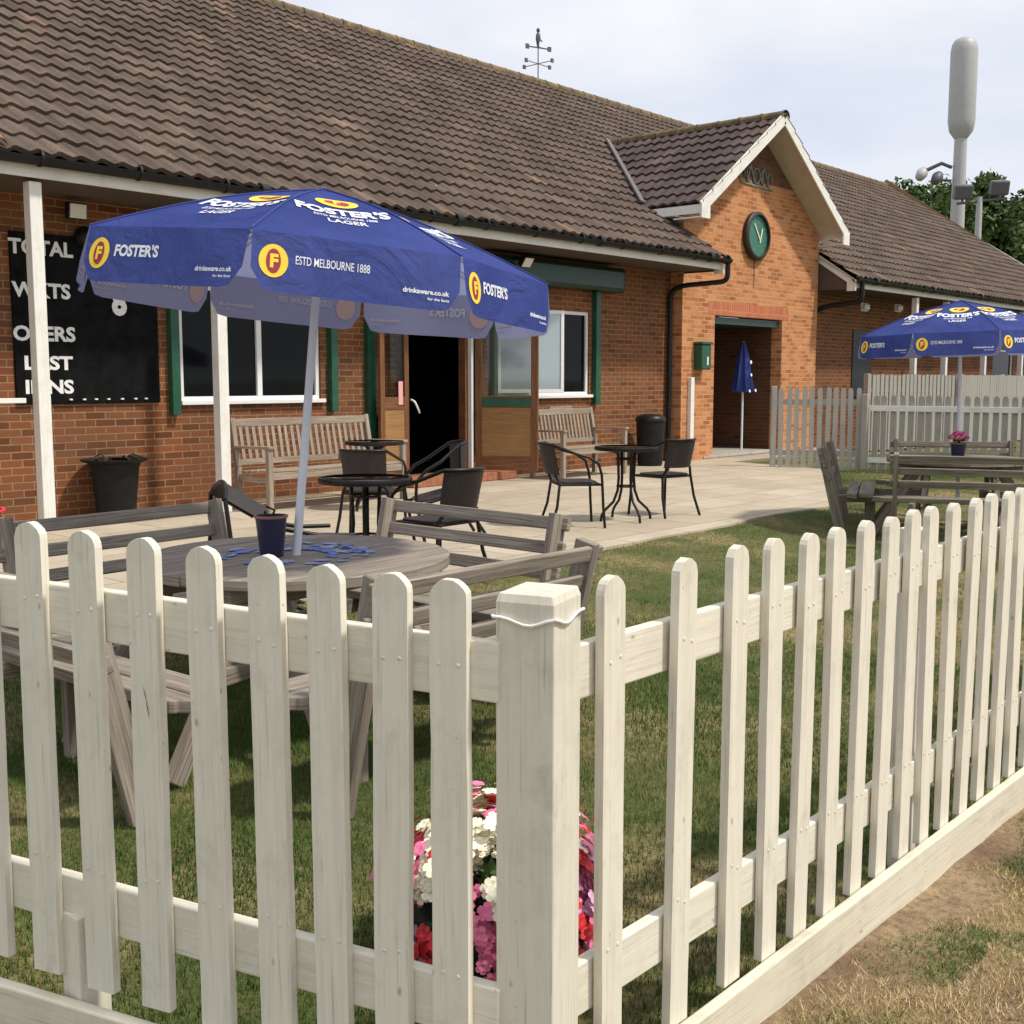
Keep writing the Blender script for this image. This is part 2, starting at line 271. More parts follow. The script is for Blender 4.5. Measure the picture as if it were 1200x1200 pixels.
# ------------------------------------------------------------- mesh helpers
class MB:
    def __init__(s): s.v = []; s.f = []; s.uv = []; s.mi = []; s.cur = 0
    def face(s, idx, uvs): s.f.append(tuple(idx)); s.uv.extend(uvs); s.mi.append(s.cur)
    def quad(s, pts, uvs=None):
        b = len(s.v); s.v.extend([tuple(p) for p in pts])
        s.face(range(b, b+len(pts)), uvs or [(0, 0)]*len(pts))
    def beam(s, p0, p1, w, h, up=(0, 0, 1), off=None):
        """box from p0 to p1; w across, h along up; uv runs along the length"""
        p0 = Vector(p0); p1 = Vector(p1); d = p1-p0; ln = d.length; d.normalize()
        upv = Vector(up); sd_ = d.cross(upv)
        if sd_.length < 1e-4: sd_ = d.cross(Vector((1, 0, 0)))
        sd_.normalize(); upv = sd_.cross(d).normalized()
        o = (random.random()*9, random.random()*9) if off is None else off
        a, b = sd_*(w/2), upv*(h/2)
        c = [-a-b, a-b, a+b, -a+b]; base = len(s.v)
        s.v += [tuple(p0+q) for q in c]+[tuple(p1+q) for q in c]
        acc = 0; wid = [w, h, w, h]
        for i in range(4):
            j = (i+1) % 4
            s.face((base+i, base+j, base+4+j, base+4+i), [(o[0], o[1]+acc), (o[0], o[1]+acc+wid[i]), (o[0]+ln, o[1]+acc+wid[i]), (o[0]+ln, o[1]+acc)])
            acc += wid[i]
        e = [(o[0], o[1]), (o[0]+w*.2, o[1]), (o[0]+w*.2, o[1]+h), (o[0], o[1]+h)]
        s.face((base+3, base+2, base+1, base), e); s.face((base+4, base+5, base+6, base+7), e)
        return s
    def box(s, x0, x1, y0, y1, z0, z1):
        v = [(x0, y0, z0), (x1, y0, z0), (x1, y1, z0), (x0, y1, z0), (x0, y0, z1), (x1, y0, z1), (x1, y1, z1), (x0, y1, z1)]
        b = len(s.v); s.v += v
        for f, ax in (((0, 1, 5, 4), 1), ((2, 3, 7, 6), 1), ((1, 2, 6, 5), 0), ((3, 0, 4, 7), 0), ((4, 5, 6, 7), 2), ((3, 2, 1, 0), 2)):
            s.face([b+i for i in f], [((v[i][0], v[i][2]) if ax == 1 else (v[i][1], v[i][2]) if ax == 0 else (v[i][0], v[i][1])) for i in f])
        return s
    def tube(s, pts, r, n=8, caps=True):
        pts = [Vector(p) for p in pts]; rs = r if isinstance(r, (list, tuple)) else [r]*len(pts)
        base = len(s.v); prev = None; acc = 0; lens = []
        for i, p in enumerate(pts):
            d = (pts[min(i+1, len(pts)-1)]-pts[max(i-1, 0)]).normalized()
            if prev is None:
                a = d.orthogonal().normalized()
            else: a = (prev-d*prev.dot(d)).normalized()
            prev = a; b = d.cross(a)
            if i: acc += (p-pts[i-1]).length
            lens.append(acc)
            for k in range(n):
                t = 2*PI*k/n; s.v.append(tuple(p+(a*math.cos(t)+b*math.sin(t))*rs[i]))
        for i in range(len(pts)-1):
            for k in range(n):
                q = (k+1) % n; u0, u1 = lens[i], lens[i+1]; w0, w1 = k/n*.1, (k+1)/n*.1
                s.face((base+i*n+k, base+i*n+q, base+(i+1)*n+q, base+(i+1)*n+k), [(u0, w0), (u0, w1), (u1, w1), (u1, w0)])
        if caps:
            s.face([base+k for k in range(n)][::-1], [(0, 0)]*n); e = base+(len(pts)-1)*n
            s.face([e+k for k in range(n)], [(0, 0)]*n)
        return s
    def lathe(s, prof, n=24, c=(0, 0, 0), caps=True):
        base = len(s.v)
        for (r, z) in prof:
            for k in range(n):
                t = 2*PI*k/n; s.v.append((c[0]+r*math.cos(t), c[1]+r*math.sin(t), c[2]+z))
        for i in range(len(prof)-1):
            for k in range(n):
                q = (k+1) % n; s.face((base+i*n+k, base+i*n+q, base+(i+1)*n+q, base+(i+1)*n+k), [(k/n, prof[i][1]), ((k+1)/n, prof[i][1]), ((k+1)/n, prof[i+1][1]), (k/n, prof[i+1][1])])
        if caps:
            s.face([base+k for k in range(n)][::-1], [(0, 0)]*n); e = base+(len(prof)-1)*n; s.face([e+k for k in range(n)], [(0, 0)]*n)
        return s
    def prism(s, poly, z0, z1, uvs=1.):
        """poly: ccw xy outline, extruded along z"""
        n = len(poly); b = len(s.v); o = (random.random()*9, random.random()*9)
        s.v += [(x, y, z0) for x, y in poly]+[(x, y, z1) for x, y in poly]
        s.face([b+n+i for i in range(n)], [(o[0]+p[0], o[1]+p[1]) for p in poly])
        s.face([b+i for i in range(n)][::-1], [(o[0]+p[0], o[1]+p[1]) for p in poly[::-1]])
        acc = 0
        for i in range(n):
            j = (i+1) % n; d = math.hypot(poly[j][0]-poly[i][0], poly[j][1]-poly[i][1])
            s.face((b+i, b+j, b+n+j, b+n+i), [(o[0]+acc, z0), (o[0]+acc+d, z0), (o[0]+acc+d, z1), (o[0]+acc, z1)]); acc += d
        return s
    def xf(s, M, start=0):
        for i in range(start, len(s.v)): s.v[i] = tuple(M @ Vector(s.v[i]))
        return s
def OBJ(name, mb, mats, parent=None, bevel=0, smooth=0, label=None):
    me = bpy.data.meshes.new(name); me.from_pydata(mb.v, [], mb.f)
    ul = me.uv_layers.new(name='UVMap'); ul.data.foreach_set('uv', np.array(mb.uv, dtype=np.float32).ravel())
    for m in ([mats] if isinstance(mats, str) else mats): me.materials.append(MATS[m])
    me.polygons.foreach_set('material_index', mb.mi)
    if smooth: me.shade_smooth(); me.set_sharp_from_angle(angle=R(smooth))
    me.update(); o = bpy.data.objects.new(name, me); SC.collection.objects.link(o)
    if bevel:
        bv = o.modifiers.new('bevel', 'BEVEL'); bv.width = bevel; bv.segments = 2; bv.limit_method = 'ANGLE'; bv.angle_limit = R(40)
    if parent is not None: o.parent = parent
    if label: o['label'] = label
    return o
def tag(o, label, cat, group=None):
    o['label'] = label; o['category'] = cat
    if group: o['group'] = group
    return o
def thing(name, label, cat, loc=(0, 0, 0), rz=0, group=None):
    o = bpy.data.objects.new(name, None); SC.collection.objects.link(o); o.location = loc; o.rotation_euler = (0, 0, rz)
    o.empty_display_size = .1; return tag(o, label, cat, group)
def struct(o): o['kind'] = 'structure'; return o
def dup(root, loc, rot, label, group=None):
    r = root.copy(); SC.collection.objects.link(r); r.location = loc; r.rotation_euler = rot if isinstance(rot, (tuple, list)) else (0, 0, rot)
    r['label'] = label
    if group: r['group'] = group
    for ch in list(root.children):
        c = ch.copy(); SC.collection.objects.link(c); c.parent = r
        for g in ch.children:
            d = g.copy(); SC.collection.objects.link(d); d.parent = c
    return r
_tc = {}
def text2d(s, bold=.02, spacing=1.0):
    k = (s, bold, spacing)
    if k in _tc: return _tc[k]
    cu = bpy.data.curves.new('t', 'FONT'); cu.body = s; cu.size = 1; cu.align_x = 'CENTER'; cu.align_y = 'CENTER'; cu.offset = bold
    cu.space_character = spacing; cu.resolution_u = 3
    o = bpy.data.objects.new('t', cu); SC.collection.objects.link(o); dg = bpy.context.evaluated_depsgraph_get(); dg.update()
    me = bpy.data.meshes.new_from_object(o.evaluated_get(dg)); vs = [(v.co.x, v.co.y) for v in me.vertices]; fs = [tuple(p.vertices) for p in me.polygons]
    bpy.data.objects.remove(o); bpy.data.curves.remove(cu); bpy.data.meshes.remove(me)
    x0 = min(v[0] for v in vs); x1 = max(v[0] for v in vs); y0 = min(v[1] for v in vs); y1 = max(v[1] for v in vs)
    vs = [((v[0]-(x0+x1)/2), (v[1]-(y0+y1)/2)) for v in vs]
    _tc[k] = (vs, fs, x1-x0, y1-y0); return _tc[k]
def put_text(mb, s, width, height, fn, cx=0, cy=0, bold=.02, flip=False, spacing=1.):
    """text scaled to width x height centred at (cx,cy) in the 2d frame mapped by fn(x,y)->3d"""
    vs, fs, w, h = text2d(s, bold, spacing); b = len(mb.v)
    for x, y in vs: mb.v.append(tuple(fn(cx+x*width/w, cy+y*height/h)))
    for f in fs: mb.face([b+i for i in (f[::-1] if flip else f)], [(0, 0)]*len(f))
def put_oval(mb, cx, cy, rx, ry, fn, n=28, flip=False):
    b = len(mb.v)
    for k in range(n): mb.v.append(tuple(fn(cx+rx*math.cos(2*PI*k/n), cy+ry*math.sin(2*PI*k/n))))
    idx = [b+k for k in range(n)]; mb.face(idx[::-1] if flip else idx, [(0, 0)]*n)

# ------------------------------------------------------------- ground
def gz(x, y):
    """lawn height; the patio is z=0"""
    if y < 4.6: return -.12
    t = min(1, (y-4.6)/1.15); return -.12+.10*t*t*(3-2*t)
NE = lambda x: 5.78+.05*math.sin(x*1.3)+.03*math.sin(x*3.1)+max(0, (x-12.2))*.55
def lawn_mesh():
    mb = MB(); xs = [-800, -100, -20]+[i*.5 for i in range(-10, 80)]+[45, 60, 100, 300, 900]; ys = [-800, -100, -20]+[i*.25 for i in range(-20, 48)]+[13, 16, 20, 30, 60, 200, 900]
    for y in ys:
        for x in xs: mb.v.append((x, y, gz(x, y)+(.012*noise.noise(Vector((x*1.5, y*1.5, 0))) if abs(x) < 30 and abs(y) < 14 else 0)-(.03 if y > 6 else 0)))
    n = len(xs)
    for j in range(len(ys)-1):
        for i in range(n-1): mb.face((j*n+i, j*n+i+1, (j+1)*n+i+1, (j+1)*n+i), [(0, 0)]*4)
    return mb
g = struct(OBJ('ground', lawn_mesh(), 'lawn', smooth=60))
# paving: slab field on the patio, with a thickness
mb = MB(); xs = [-6+i*.4 for i in range(0, 58)]; top = [(x, NE(x)) for x in xs if NE(x) < 9.4]
poly = top+[(top[-1][0]+.3, 9.5), (17.3, 10.2), (22, 10.2), (22, 12.6), (-6, 12.6)]
b = len(mb.v); mb.v += [(x, y, 0) for x, y in poly]; mb.v += [(x, y, -.14) for x, y in poly]; n = len(poly)
# triangulate as strips between the curved edge and the back edge
for i in range(n-1): pass
mb.f = []; mb.uv = []; mb.mi = []
mb.face(range(n), [(0, 0)]*n)
for i in range(n): j = (i+1) % n; mb.face((i, n+i, n+j, j), [(0, 0)]*4)
struct(OBJ('patio_paving', mb, 'paving'))
def vz_(x, y): return -.100+.014*noise.noise(Vector((x*3, y*3, 1)))+.006*noise.noise(Vector((x*14, y*14, 4)))
# dry strip outside the right fence
mb = MB(); xs = [i*.12 for i in range(-15, 140)]; ys = [-6+i*.1 for i in range(0, 72)]
ys = [y for y in ys if y < 1.2]+[1.27]
for y in ys:
    for x in xs: mb.v.append((x, y, vz_(x, y)))
n = len(xs)
for j in range(len(ys)-1):
    for i in range(n-1): mb.face((j*n+i, j*n+i+1, (j+1)*n+i+1, (j+1)*n+i), [(0, 0)]*4)
struct(OBJ('dry_verge', mb, 'dry', smooth=60))

def blades(name, pts, hmin, hmax, wid, tint_fn, lean=.6, parentlabel=None):
    n = len(pts); P = np.array(pts, dtype=np.float64); a = np.random.rand(n)*2*PI; h = hmin+(hmax-hmin)*np.random.rand(n)
    w = wid*(.6+.8*np.random.rand(n)); la = np.random.rand(n)*2*PI; ln = h*lean*np.random.rand(n)
    V = np.zeros((n, 3, 3)); V[:, 0] = P; V[:, 1] = P; V[:, 2] = P
    V[:, 0, 0] += np.cos(a)*w/2; V[:, 0, 1] += np.sin(a)*w/2; V[:, 1, 0] -= np.cos(a)*w/2; V[:, 1, 1] -= np.sin(a)*w/2
    V[:, 2, 0] += np.cos(la)*ln; V[:, 2, 1] += np.sin(la)*ln; V[:, 2, 2] += h
    me = bpy.data.meshes.new(name); me.vertices.add(3*n); me.vertices.foreach_set('co', V.ravel()); me.loops.add(3*n); me.loops.foreach_set('vertex_index', np.arange(3*n, dtype=np.int32))
    me.polygons.add(n); me.polygons.foreach_set('loop_start', np.arange(0, 3*n, 3, dtype=np.int32)); me.update(calc_edges=True)
    at = me.attributes.new('tint', 'FLOAT', 'POINT'); at.data.foreach_set('value', np.repeat(tint_fn(P), 3).astype(np.float32))
    me.materials.append(MATS['blade']); o = bpy.data.objects.new(name, me); SC.collection.objects.link(o); o['kind'] = 'stuff'; return o
def scatter(n, x0, x1, y0, y1, keep):
    out_ = []
    X = np.random.rand(n)*(x1-x0)+x0; Y = np.random.rand(n)*(y1-y0)+y0
    for x, y in zip(X, Y):
        if keep(x, y): out_.append((x, y, gz(x, y)-.004))
    return out_
def incone(x, y):
    X = x*.66-y*.751; F = x*.751+y*.66
    return F > 1.3 and abs(X) < F*.47+.25
pts = scatter(420000, 1, 6, 1.25, 5.9, lambda x, y: incone(x, y) and y < NE(x)-.02 and random.random() < min(1, 1.1-.12*(x*.75+y*.66)))
pts += scatter(170000, 4, 18, 1.25, 8, lambda x, y: incone(x, y) and y < NE(x)-.02)
lawn = blades('grass', pts, .012, .036, .0042, lambda P: np.random.randn(len(P))*.06-.05-.07*(P[:, 0] < 3.2))
def patch(x, y): return noise.noise(Vector((x*1.1, y*1.1, 7)))+.6*noise.noise(Vector((x*3.1, y*3.1, 2)))
pts = [(x, y, vz_(x, y)-.003) for x, y, z in scatter(900000, 1.2, 8, -1.6, 1.22, lambda x, y: incone(x, y) and (patch(x, y)-.85*max(0, 1-(1.22-y)/.24) > -.85+random.random()*.75))]
dry = blades('dry_grass', pts, .005, .026, .0032, lambda P: np.array([.20+.4*max(-.42, min(.25, -.9*patch(p[0]*.9+5, p[1]*1.1)))+random.gauss(0, .07)-(.30 if noise.noise(Vector((p[0]*2.3+1, p[1]*2.6, 3)))+.5*noise.noise(Vector((p[0]*7, p[1]*7, 5))) > .16 else 0) for p in P]), 1.3)

# ------------------------------------------------------------- picket fence
def picket_mesh(seed, w=.074, th=.021, H=1.0):
    random.seed(seed); mb = MB(); r = w/2; pr = []
    jj = lambda: random.uniform(-.0011, .0011)
    pts_ = [(-r, 0), (r, 0)]+[(r+jj(), H*.1*k) for k in range(1, 9)]+[(r, H-r*.9)]+[(r*math.cos(t)+jj(), H-r*.9+r*.9*math.sin(t)+jj()) for t in [PI*k/10 for k in range(1, 10)]]+[(-r, H-r*.9)]+[(-r+jj(), H*.1*k) for k in range(8, 0, -1)]
    o = (random.random()*9, random.random()*9); n = len(pts_)
    mb.v += [(x, -th/2, z) for x, z in pts_]+[(x, th/2, z) for x, z in pts_]
    mb.face(range(n), [(o[0]+z, o[1]+x) for x, z in pts_]); mb.face([n+i for i in range(n)][::-1], [(o[0]+z+3, o[1]+x) for x, z in pts_[::-1]])
    for i in range(n):
        j = (i+1) % n; mb.face((i, n+i, n+j, j), [(o[0]+pts_[i][1], 5), (o[0]+pts_[i][1], 5+th), (o[0]+pts_[j][1], 5+th), (o[0]+pts_[j][1], 5)])
    for z in (H-.165, .272):
        for sx in (-.017, .018):
            x = sx+random.uniform(-.004, .004); zz = z+random.uniform(-.012, .012)
            st = len(mb.v); mb.lathe([(.0042, 0), (.0042, .0012), (.002, .002)], 8); mb.xf(Matrix.Translation((x, -th/2, zz)) @ Matrix.Rotation(PI/2, 4, 'X'), st)
    return mb
fence = thing('picket_fence', 'cream painted picket fence with rounded tops, corner post and deep bottom board in the foreground', 'fence', (1.57, 1.31, -.12))
FO = Vector(fence.location)
protos = []
for s in range(6):
    o = OBJ('picket', picket_mesh(s), 'paint_fence', fence, bevel=.004); protos.append(o)
random.seed(11)
left = [(1.165, 2.386, 1.08), (1.21, 2.238, 1.07), (1.254, 2.093, 1.064), (1.302, 1.945, 1.055), (1.345, 1.80, 1.047), (1.385, 1.675, 1.038), (1.422, 1.548, 1.032), (1.459, 1.428, 1.028)]
ld = Vector((1.459-1.165, 1.428-2.386, 0)).normalized(); langle = math.atan2(ld.y, ld.x)
pk = list(left)
for k in range(1, 12): pk.insert(0, (1.165-ld.x*.152*k, 2.386-ld.y*.152*k, 1.08+.008*k))
used = 0
def place_picket(x, y, ztop, ang, i, sx=1):
    global used
    if used < 6: o = protos[used]
    else: o = protos[i % 6].copy(); SC.collection.objects.link(o)
    used += 1
    o.parent = fence; o.location = Vector((x, y, ztop-1.0))-FO
    o.rotation_euler = (random.uniform(-.008, .008), random.uniform(-.007, .007), ang); o.scale = (sx, 1, 1)
for i, (x, y, z) in enumerate(pk): place_picket(x, y, z, langle, random.randrange(6))
rx = [1.745, 1.985, 2.205, 2.37, 2.53, 2.685]
x = 2.685
while x < 9.2: x += .1535+random.uniform(-.004, .004); rx.append(x)
for i, x in enumerate(rx): place_picket(x, 1.285+random.uniform(-.002, .002), 1.02+random.uniform(-.005, .005), 0, random.randrange(6), .90)
# a dark split in one picket
mb = MB(); c0_ = Vector((1.254, 2.093, 0))-FO; c0_.z = 1.064-.30+.12; pv = [(-.004, .0), (.002, -.022), (.009, -.05), (.012, -.075), (.006, -.045), (.003, -.02)]
mb.quad([tuple(c0_+ld*a_+Vector((-abs(ld.y), -abs(ld.x), 0)).normalized()*.0118+Vector((0, 0, b_))) for a_, b_ in pv]); OBJ('split', mb, 'iron', fence)
# rails (behind the pickets), split at the corner post
nl = Vector((-ld.y, ld.x, 0))            # points into the garden
if nl.dot(Vector((1, 1, 0))) < 0: nl = -nl
A = Vector((1.165, 2.386, 0))+ld*(-1.7); Bp = Vector((1.459, 1.428, 0))+ld*.088
def lrail(ztop0, ztop1, name, zz=.11):
    a = A+nl*.026; b = Bp+nl*.026; a.z = ztop0-zz/2; b.z = ztop1-zz/2
    OBJ(name, MB().beam(a-FO, b-FO, .028, zz), 'paint_fence', fence, bevel=.004)
lrail(1.08+.014+.075-.11-.06, 1.028-.11, 'rail'); lrail(.323+.03, .272, 'rail')
for zz_ in (.893, .268):
    OBJ('rail', MB().beam(Vector((1.62, 1.311, zz_-.052))-FO, Vector((9.3, 1.311, zz_-.052))-FO, .026, .105), 'paint_fence', fence, bevel=.004)
# bottom boards, outside the pickets
OBJ('gravel_board', MB().beam(Vector((1.60, 1.258, -.066))-FO, Vector((9.3, 1.258, -.061))-FO, .028, .18), 'paint_board', fence, bevel=.005)
a = A-nl*.028; b = Bp-nl*.028; a.z = -.035; b.z = -.06
OBJ('gravel_board', MB().beam(a-FO, b-FO, .030, .18), 'paint_board', fence, bevel=.005)
# corner post with chamfered head and a cord round it
mb = MB(); e1 = ld; e2 = Vector((-ld.y, ld.x, 0)); e2 = e2 if e2.x > 0 else -e2
hw1, hw2 = .056, .065
rings = [(-.35, 1), (1.112, 1), (1.126, .93), (1.128, .90)]
for z, k in rings:
    for sx, sy in ((-1, -1), (1, -1), (1, 1), (-1, 1)):
        p = e1*(hw1*k*sx)+e2*(hw2*k*sy); mb.v.append((p.x, p.y, z))
for i in range(3):
    for k in range(4):
        q = (k+1) % 4; ow = k*.13
        mb.face((i*4+k, i*4+q, (i+1)*4+q, (i+1)*4+k), [(rings[i][0], ow), (rings[i][0], ow+.1), (rings[i+1][0], ow+.1), (rings[i+1][0], ow)])
mb.face((12, 13, 14, 15), [(0, 0), (.1, 0), (.1, .1), (0, .1)]); mb.face((3, 2, 1, 0), [(0, 0)]*4)
pc = Vector((1.578, 1.322, -.12)); 
post = OBJ('corner_post', mb, 'paint_post', fence, bevel=.006); post.location = pc-FO
mb = MB(); lp = []
for k in range(33):
    t = k/32*4; i = int(t) % 4; fr = t-int(t); cs = [(-1, -1), (1, -1), (1, 1), (-1, 1)]; s0, s1 = cs[i], cs[(i+1) % 4]
    sx = s0[0]+(s1[0]-s0[0])*fr; sy = s0[1]+(s1[1]-s0[1])*fr; p = e1*((hw1+.004)*sx)+e2*((hw2+.004)*sy); lp.append((p.x, p.y, 1.085-.008*abs(math.sin(PI*fr))+.004*math.sin(k)))
OBJ('cord', mb.tube(lp, .0032, 6), 'letter_white', post, smooth=60)
for (px, py) in ((1.165-ld.x*.0+.055, 2.33),):
    OBJ('fence_post', MB().beam(Vector((px+.0, py, -.3))-FO, Vector((px+.0, py, .22))-FO, .075, .075), 'paint_fence', fence, bevel=.004)
for px in (3.4, 5.2, 7.0, 8.8): OBJ('fence_post', MB().beam(Vector((px, 1.375, -.3))-FO, Vector((px, 1.375, .94))-FO, .075, .075), 'paint_fence', fence, bevel=.004)

# ------------------------------------------------------------- clubhouse
CL = thing('clubhouse', 'long single storey red brick clubhouse with brown tiled roof and gabled porch', 'building', (0, 11.14, 0))
CO = Vector(CL.location)
WN = 11.14; GN = 10.90
def cpart(name, mb, mats, bevel=0, smooth=0, parent=None, label=None):
    o = OBJ(name, mb, mats, None, bevel, smooth, label)
    me = o.data; me.transform(Matrix.Translation(-CO)); o.parent = parent or CL; return o
def wall(mb, x0, x1, z0, z1, n, holes, depth=.12):
    xs = sorted({x0, x1, *[h[0] for h in holes], *[h[1] for h in holes]}); zs = sorted({z0, z1, *[h[2] for h in holes], *[h[3] for h in holes]})
    for i in range(len(xs)-1):
        for j in range(len(zs)-1):
            cx, cz = (xs[i]+xs[i+1])/2, (zs[j]+zs[j+1])/2
            if any(h[0] < cx < h[1] and h[2] < cz < h[3] for h in holes): continue
            mb.quad([(xs[i], n, zs[j]), (xs[i+1], n, zs[j]), (xs[i+1], n, zs[j+1]), (xs[i], n, zs[j+1])], [(xs[i], zs[j]), (xs[i+1], zs[j]), (xs[i+1], zs[j+1]), (xs[i], zs[j+1])])
    for a, b_, c, d in holes:
        for p in ([(a, n, c), (a, n, d), (a, n+depth, d), (a, n+depth, c)], [(b_, n, d), (b_, n, c), (b_, n+depth, c), (b_, n+depth, d)]):
            mb.quad(p, [(q[1], q[2]) for q in p])
        for p in ([(a, n, d), (b_, n, d), (b_, n+depth, d), (a, n+depth, d)], [(b_, n, c), (a, n, c), (a, n+depth, c), (b_, n+depth, c)]):
            mb.quad(p, [(q[0], q[1]) for q in p])
W1 = (7.21, 9.16, 1.14, 2.42); DO = (10.55, 11.72, .12, 2.36); W2 = (12.30, 14.50, 1.14, 2.42); WB = (32.3, 33.9, 1.0, 2.2)
mb = MB(); wall(mb, -3, 16.73, -.15, 3.3, WN, [W1, DO, W2]); cpart('wall', mb, 'brick_red')
mb = MB(); wall(mb, 21.58, 39, -.15, 3.3, WN, [WB]); cpart('wall', mb, 'brick_red')
mb = MB(); mb.quad([(38.6, WN, 0), (38.6, 23, 0), (38.6, 23, 3.4), (38.6, 17.1, 8.1), (38.6, WN, 4.0)]); cpart('wall', mb, 'brick_red')
# dark rooms behind the openings
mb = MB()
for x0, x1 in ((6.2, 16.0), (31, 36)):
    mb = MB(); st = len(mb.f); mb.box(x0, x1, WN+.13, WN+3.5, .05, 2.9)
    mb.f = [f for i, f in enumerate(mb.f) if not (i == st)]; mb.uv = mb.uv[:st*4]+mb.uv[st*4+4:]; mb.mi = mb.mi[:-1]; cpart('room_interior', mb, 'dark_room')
# porch gable
HX0, HX1, HZ = 17.76, 20.17, 2.50
mb = MB(); APX = 19.08; ZE = 4.02
wall(mb, 16.73, 21.58, -.15, ZE, GN, [(HX0, HX1, -.14, HZ)], .22)
sl = .68; zt = lambda x: 5.88-sl*abs(x-APX)
ZB = 4.93; xl = APX-(5.88-ZB)/sl; xr = APX+(5.88-ZB)/sl
tri = [(16.73, GN, ZE), (21.58, GN, ZE), (21.58, GN, zt(21.58)+.02), (xr, GN, ZB), (xl, GN, ZB), (16.73, GN, zt(16.73)+.02)]
mb.quad(tri, [(p[0], p[2]) for p in tri])
for x in (16.73, 21.58):
    p = [(x, GN, -.15), (x, 12.5, -.15), (x, 12.5, 4.15), (x, GN, 4.15)]; mb.quad(p if x > 20 else p[::-1], [(q[1], q[2]) for q in (p if x > 20 else p[::-1])])
cpart('porch_wall', mb, 'brick_orange')
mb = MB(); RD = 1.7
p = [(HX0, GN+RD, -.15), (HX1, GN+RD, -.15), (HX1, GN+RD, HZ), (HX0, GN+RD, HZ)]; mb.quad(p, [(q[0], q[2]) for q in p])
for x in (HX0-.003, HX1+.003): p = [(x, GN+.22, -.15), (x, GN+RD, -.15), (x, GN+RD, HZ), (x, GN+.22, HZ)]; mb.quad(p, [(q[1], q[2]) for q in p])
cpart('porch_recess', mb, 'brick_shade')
mb = MB(); tri = [(xl, GN, ZB), (xr, GN, ZB), (APX, GN, 5.88)]; mb.quad(tri, [(p[0], p[2]) for p in tri]); cpart('gable_top', mb, 'brick_peak_shade', label='dark brickwork with soft shade put into its colour in the peak of the gable')  # darker brick that also carries the soft shade under the peak in its colour
mb = MB(); mb.box(HX0-.22, HX1+.22, GN-.004, GN+.1, HZ+.005, HZ+.235); o = cpart('lintel', mb, 'brick_soldier')
mb = MB(); mb.box(HX0+.02, HX1-.02, GN+.06, GN+RD-.01, HZ-.14, HZ-.02); cpart('porch_ceiling', mb, 'green_dark')
mb = MB(); mb.box(HX0+.04, HX0+.11, GN+.12, GN+.19, 0, HZ-.14); cpart('porch_frame', mb, 'paint_white')
mb = MB(); mb.box(HX0+1.25, HX1-.1, GN+RD-.07, GN+RD-.01, 0, 2.2); cpart('porch_door', mb, 'door_green', bevel=.01)
mb = MB(); mb.box(HX0-.3, HX1+.3, GN-.02, GN+RD, .004, .05); cpart('doorstep', mb, 'stone', bevel=.01)

# roofs
def tiles(mb, x0, x1, org, du, ds, nrm, s0, s1, gauge=.345, wave=.205, amp=.036, flipx=1):
    """du: along eave, ds: up the slope; distances s from org"""
    org = Vector(org); du = Vector(du); ds = Vector(ds); nrm = Vector(nrm); nw = 7
    cols = int(round((x1-x0)/wave*nw)); XS = [x0+(x1-x0)*i/cols for i in range(cols+1)]
    def wv(x):
        p = 2*PI*x/wave; return amp*(.5+.5*math.sin(p+.55*math.sin(p)))
    s = s0; row = 0
    while s < s1-1e-3:
        e = min(s+gauge, s1); b = len(mb.v)
        jit = {}
        for kind in range(3):
            for x in XS:
                tk = int(math.floor(x/wave)); 
                if tk not in jit: jit[tk] = (random.uniform(-.006, .006), random.uniform(-.004, .005))
                j = jit[tk]
                ss = (s if kind < 2 else e)+ (j[0] if kind < 2 else 0); hh = wv(x)+((-.006, .036, .002)[kind])+(j[1] if kind else 0)
                mb.v.append(tuple(org+du*x+ds*ss+nrm*hh))
        m = len(XS)
        for i in range(m-1):
            for k in (0, 1):
                q = (b+k*m+i, b+k*m+i+1, b+(k+1)*m+i+1, b+(k+1)*m+i)
                q = q if flipx > 0 else q[::-1]; uv = [(XS[i]+.001, s+.01), (XS[i+1]-.001, s+.01), (XS[i+1]-.001, e-.01), (XS[i]+.001, e-.01)]
                mb.face(q, uv if flipx > 0 else uv[::-1])
        s += gauge; row += 1
TP = math.atan(.65); cs, sn = math.cos(TP), math.sin(TP)
EN, EZ = 10.12, 3.34; SLEN = (17.1-EN)/cs
ds = (0, cs, sn); nr = (0, -sn, cs)
random.seed(5); mb = MB()
tiles(mb, -2, 16.8, (0, EN, EZ), (1, 0, 0), ds, nr, 0, SLEN)
tiles(mb, 16.8, 21.6, (0, EN, EZ), (1, 0, 0), ds, nr, .345*4, SLEN)
tiles(mb, 21.6, 38.7, (0, EN, EZ), (1, 0, 0), ds, nr, 0, SLEN)
cpart('roof', mb, 'roof_tile', smooth=50)
mb = MB(); mb.quad([(-2, EN+.02, EZ-.05), (16.78, EN+.02, EZ-.05), (16.78, 11.4, EZ+.75), (-2, 11.4, EZ+.75)][::-1]); mb.quad([(21.62, EN+.02, EZ-.05), (38.7, EN+.02, EZ-.05), (38.7, 11.4, EZ+.75), (21.62, 11.4, EZ+.75)][::-1])
RZ = EZ+SLEN*sn
mb.quad([(-2, 17.12, RZ-.02), (-2, 24.2, EZ), (38.7, 24.2, EZ), (38.7, 17.12, RZ-.02)])
cpart('roof_lining', mb, 'lead')
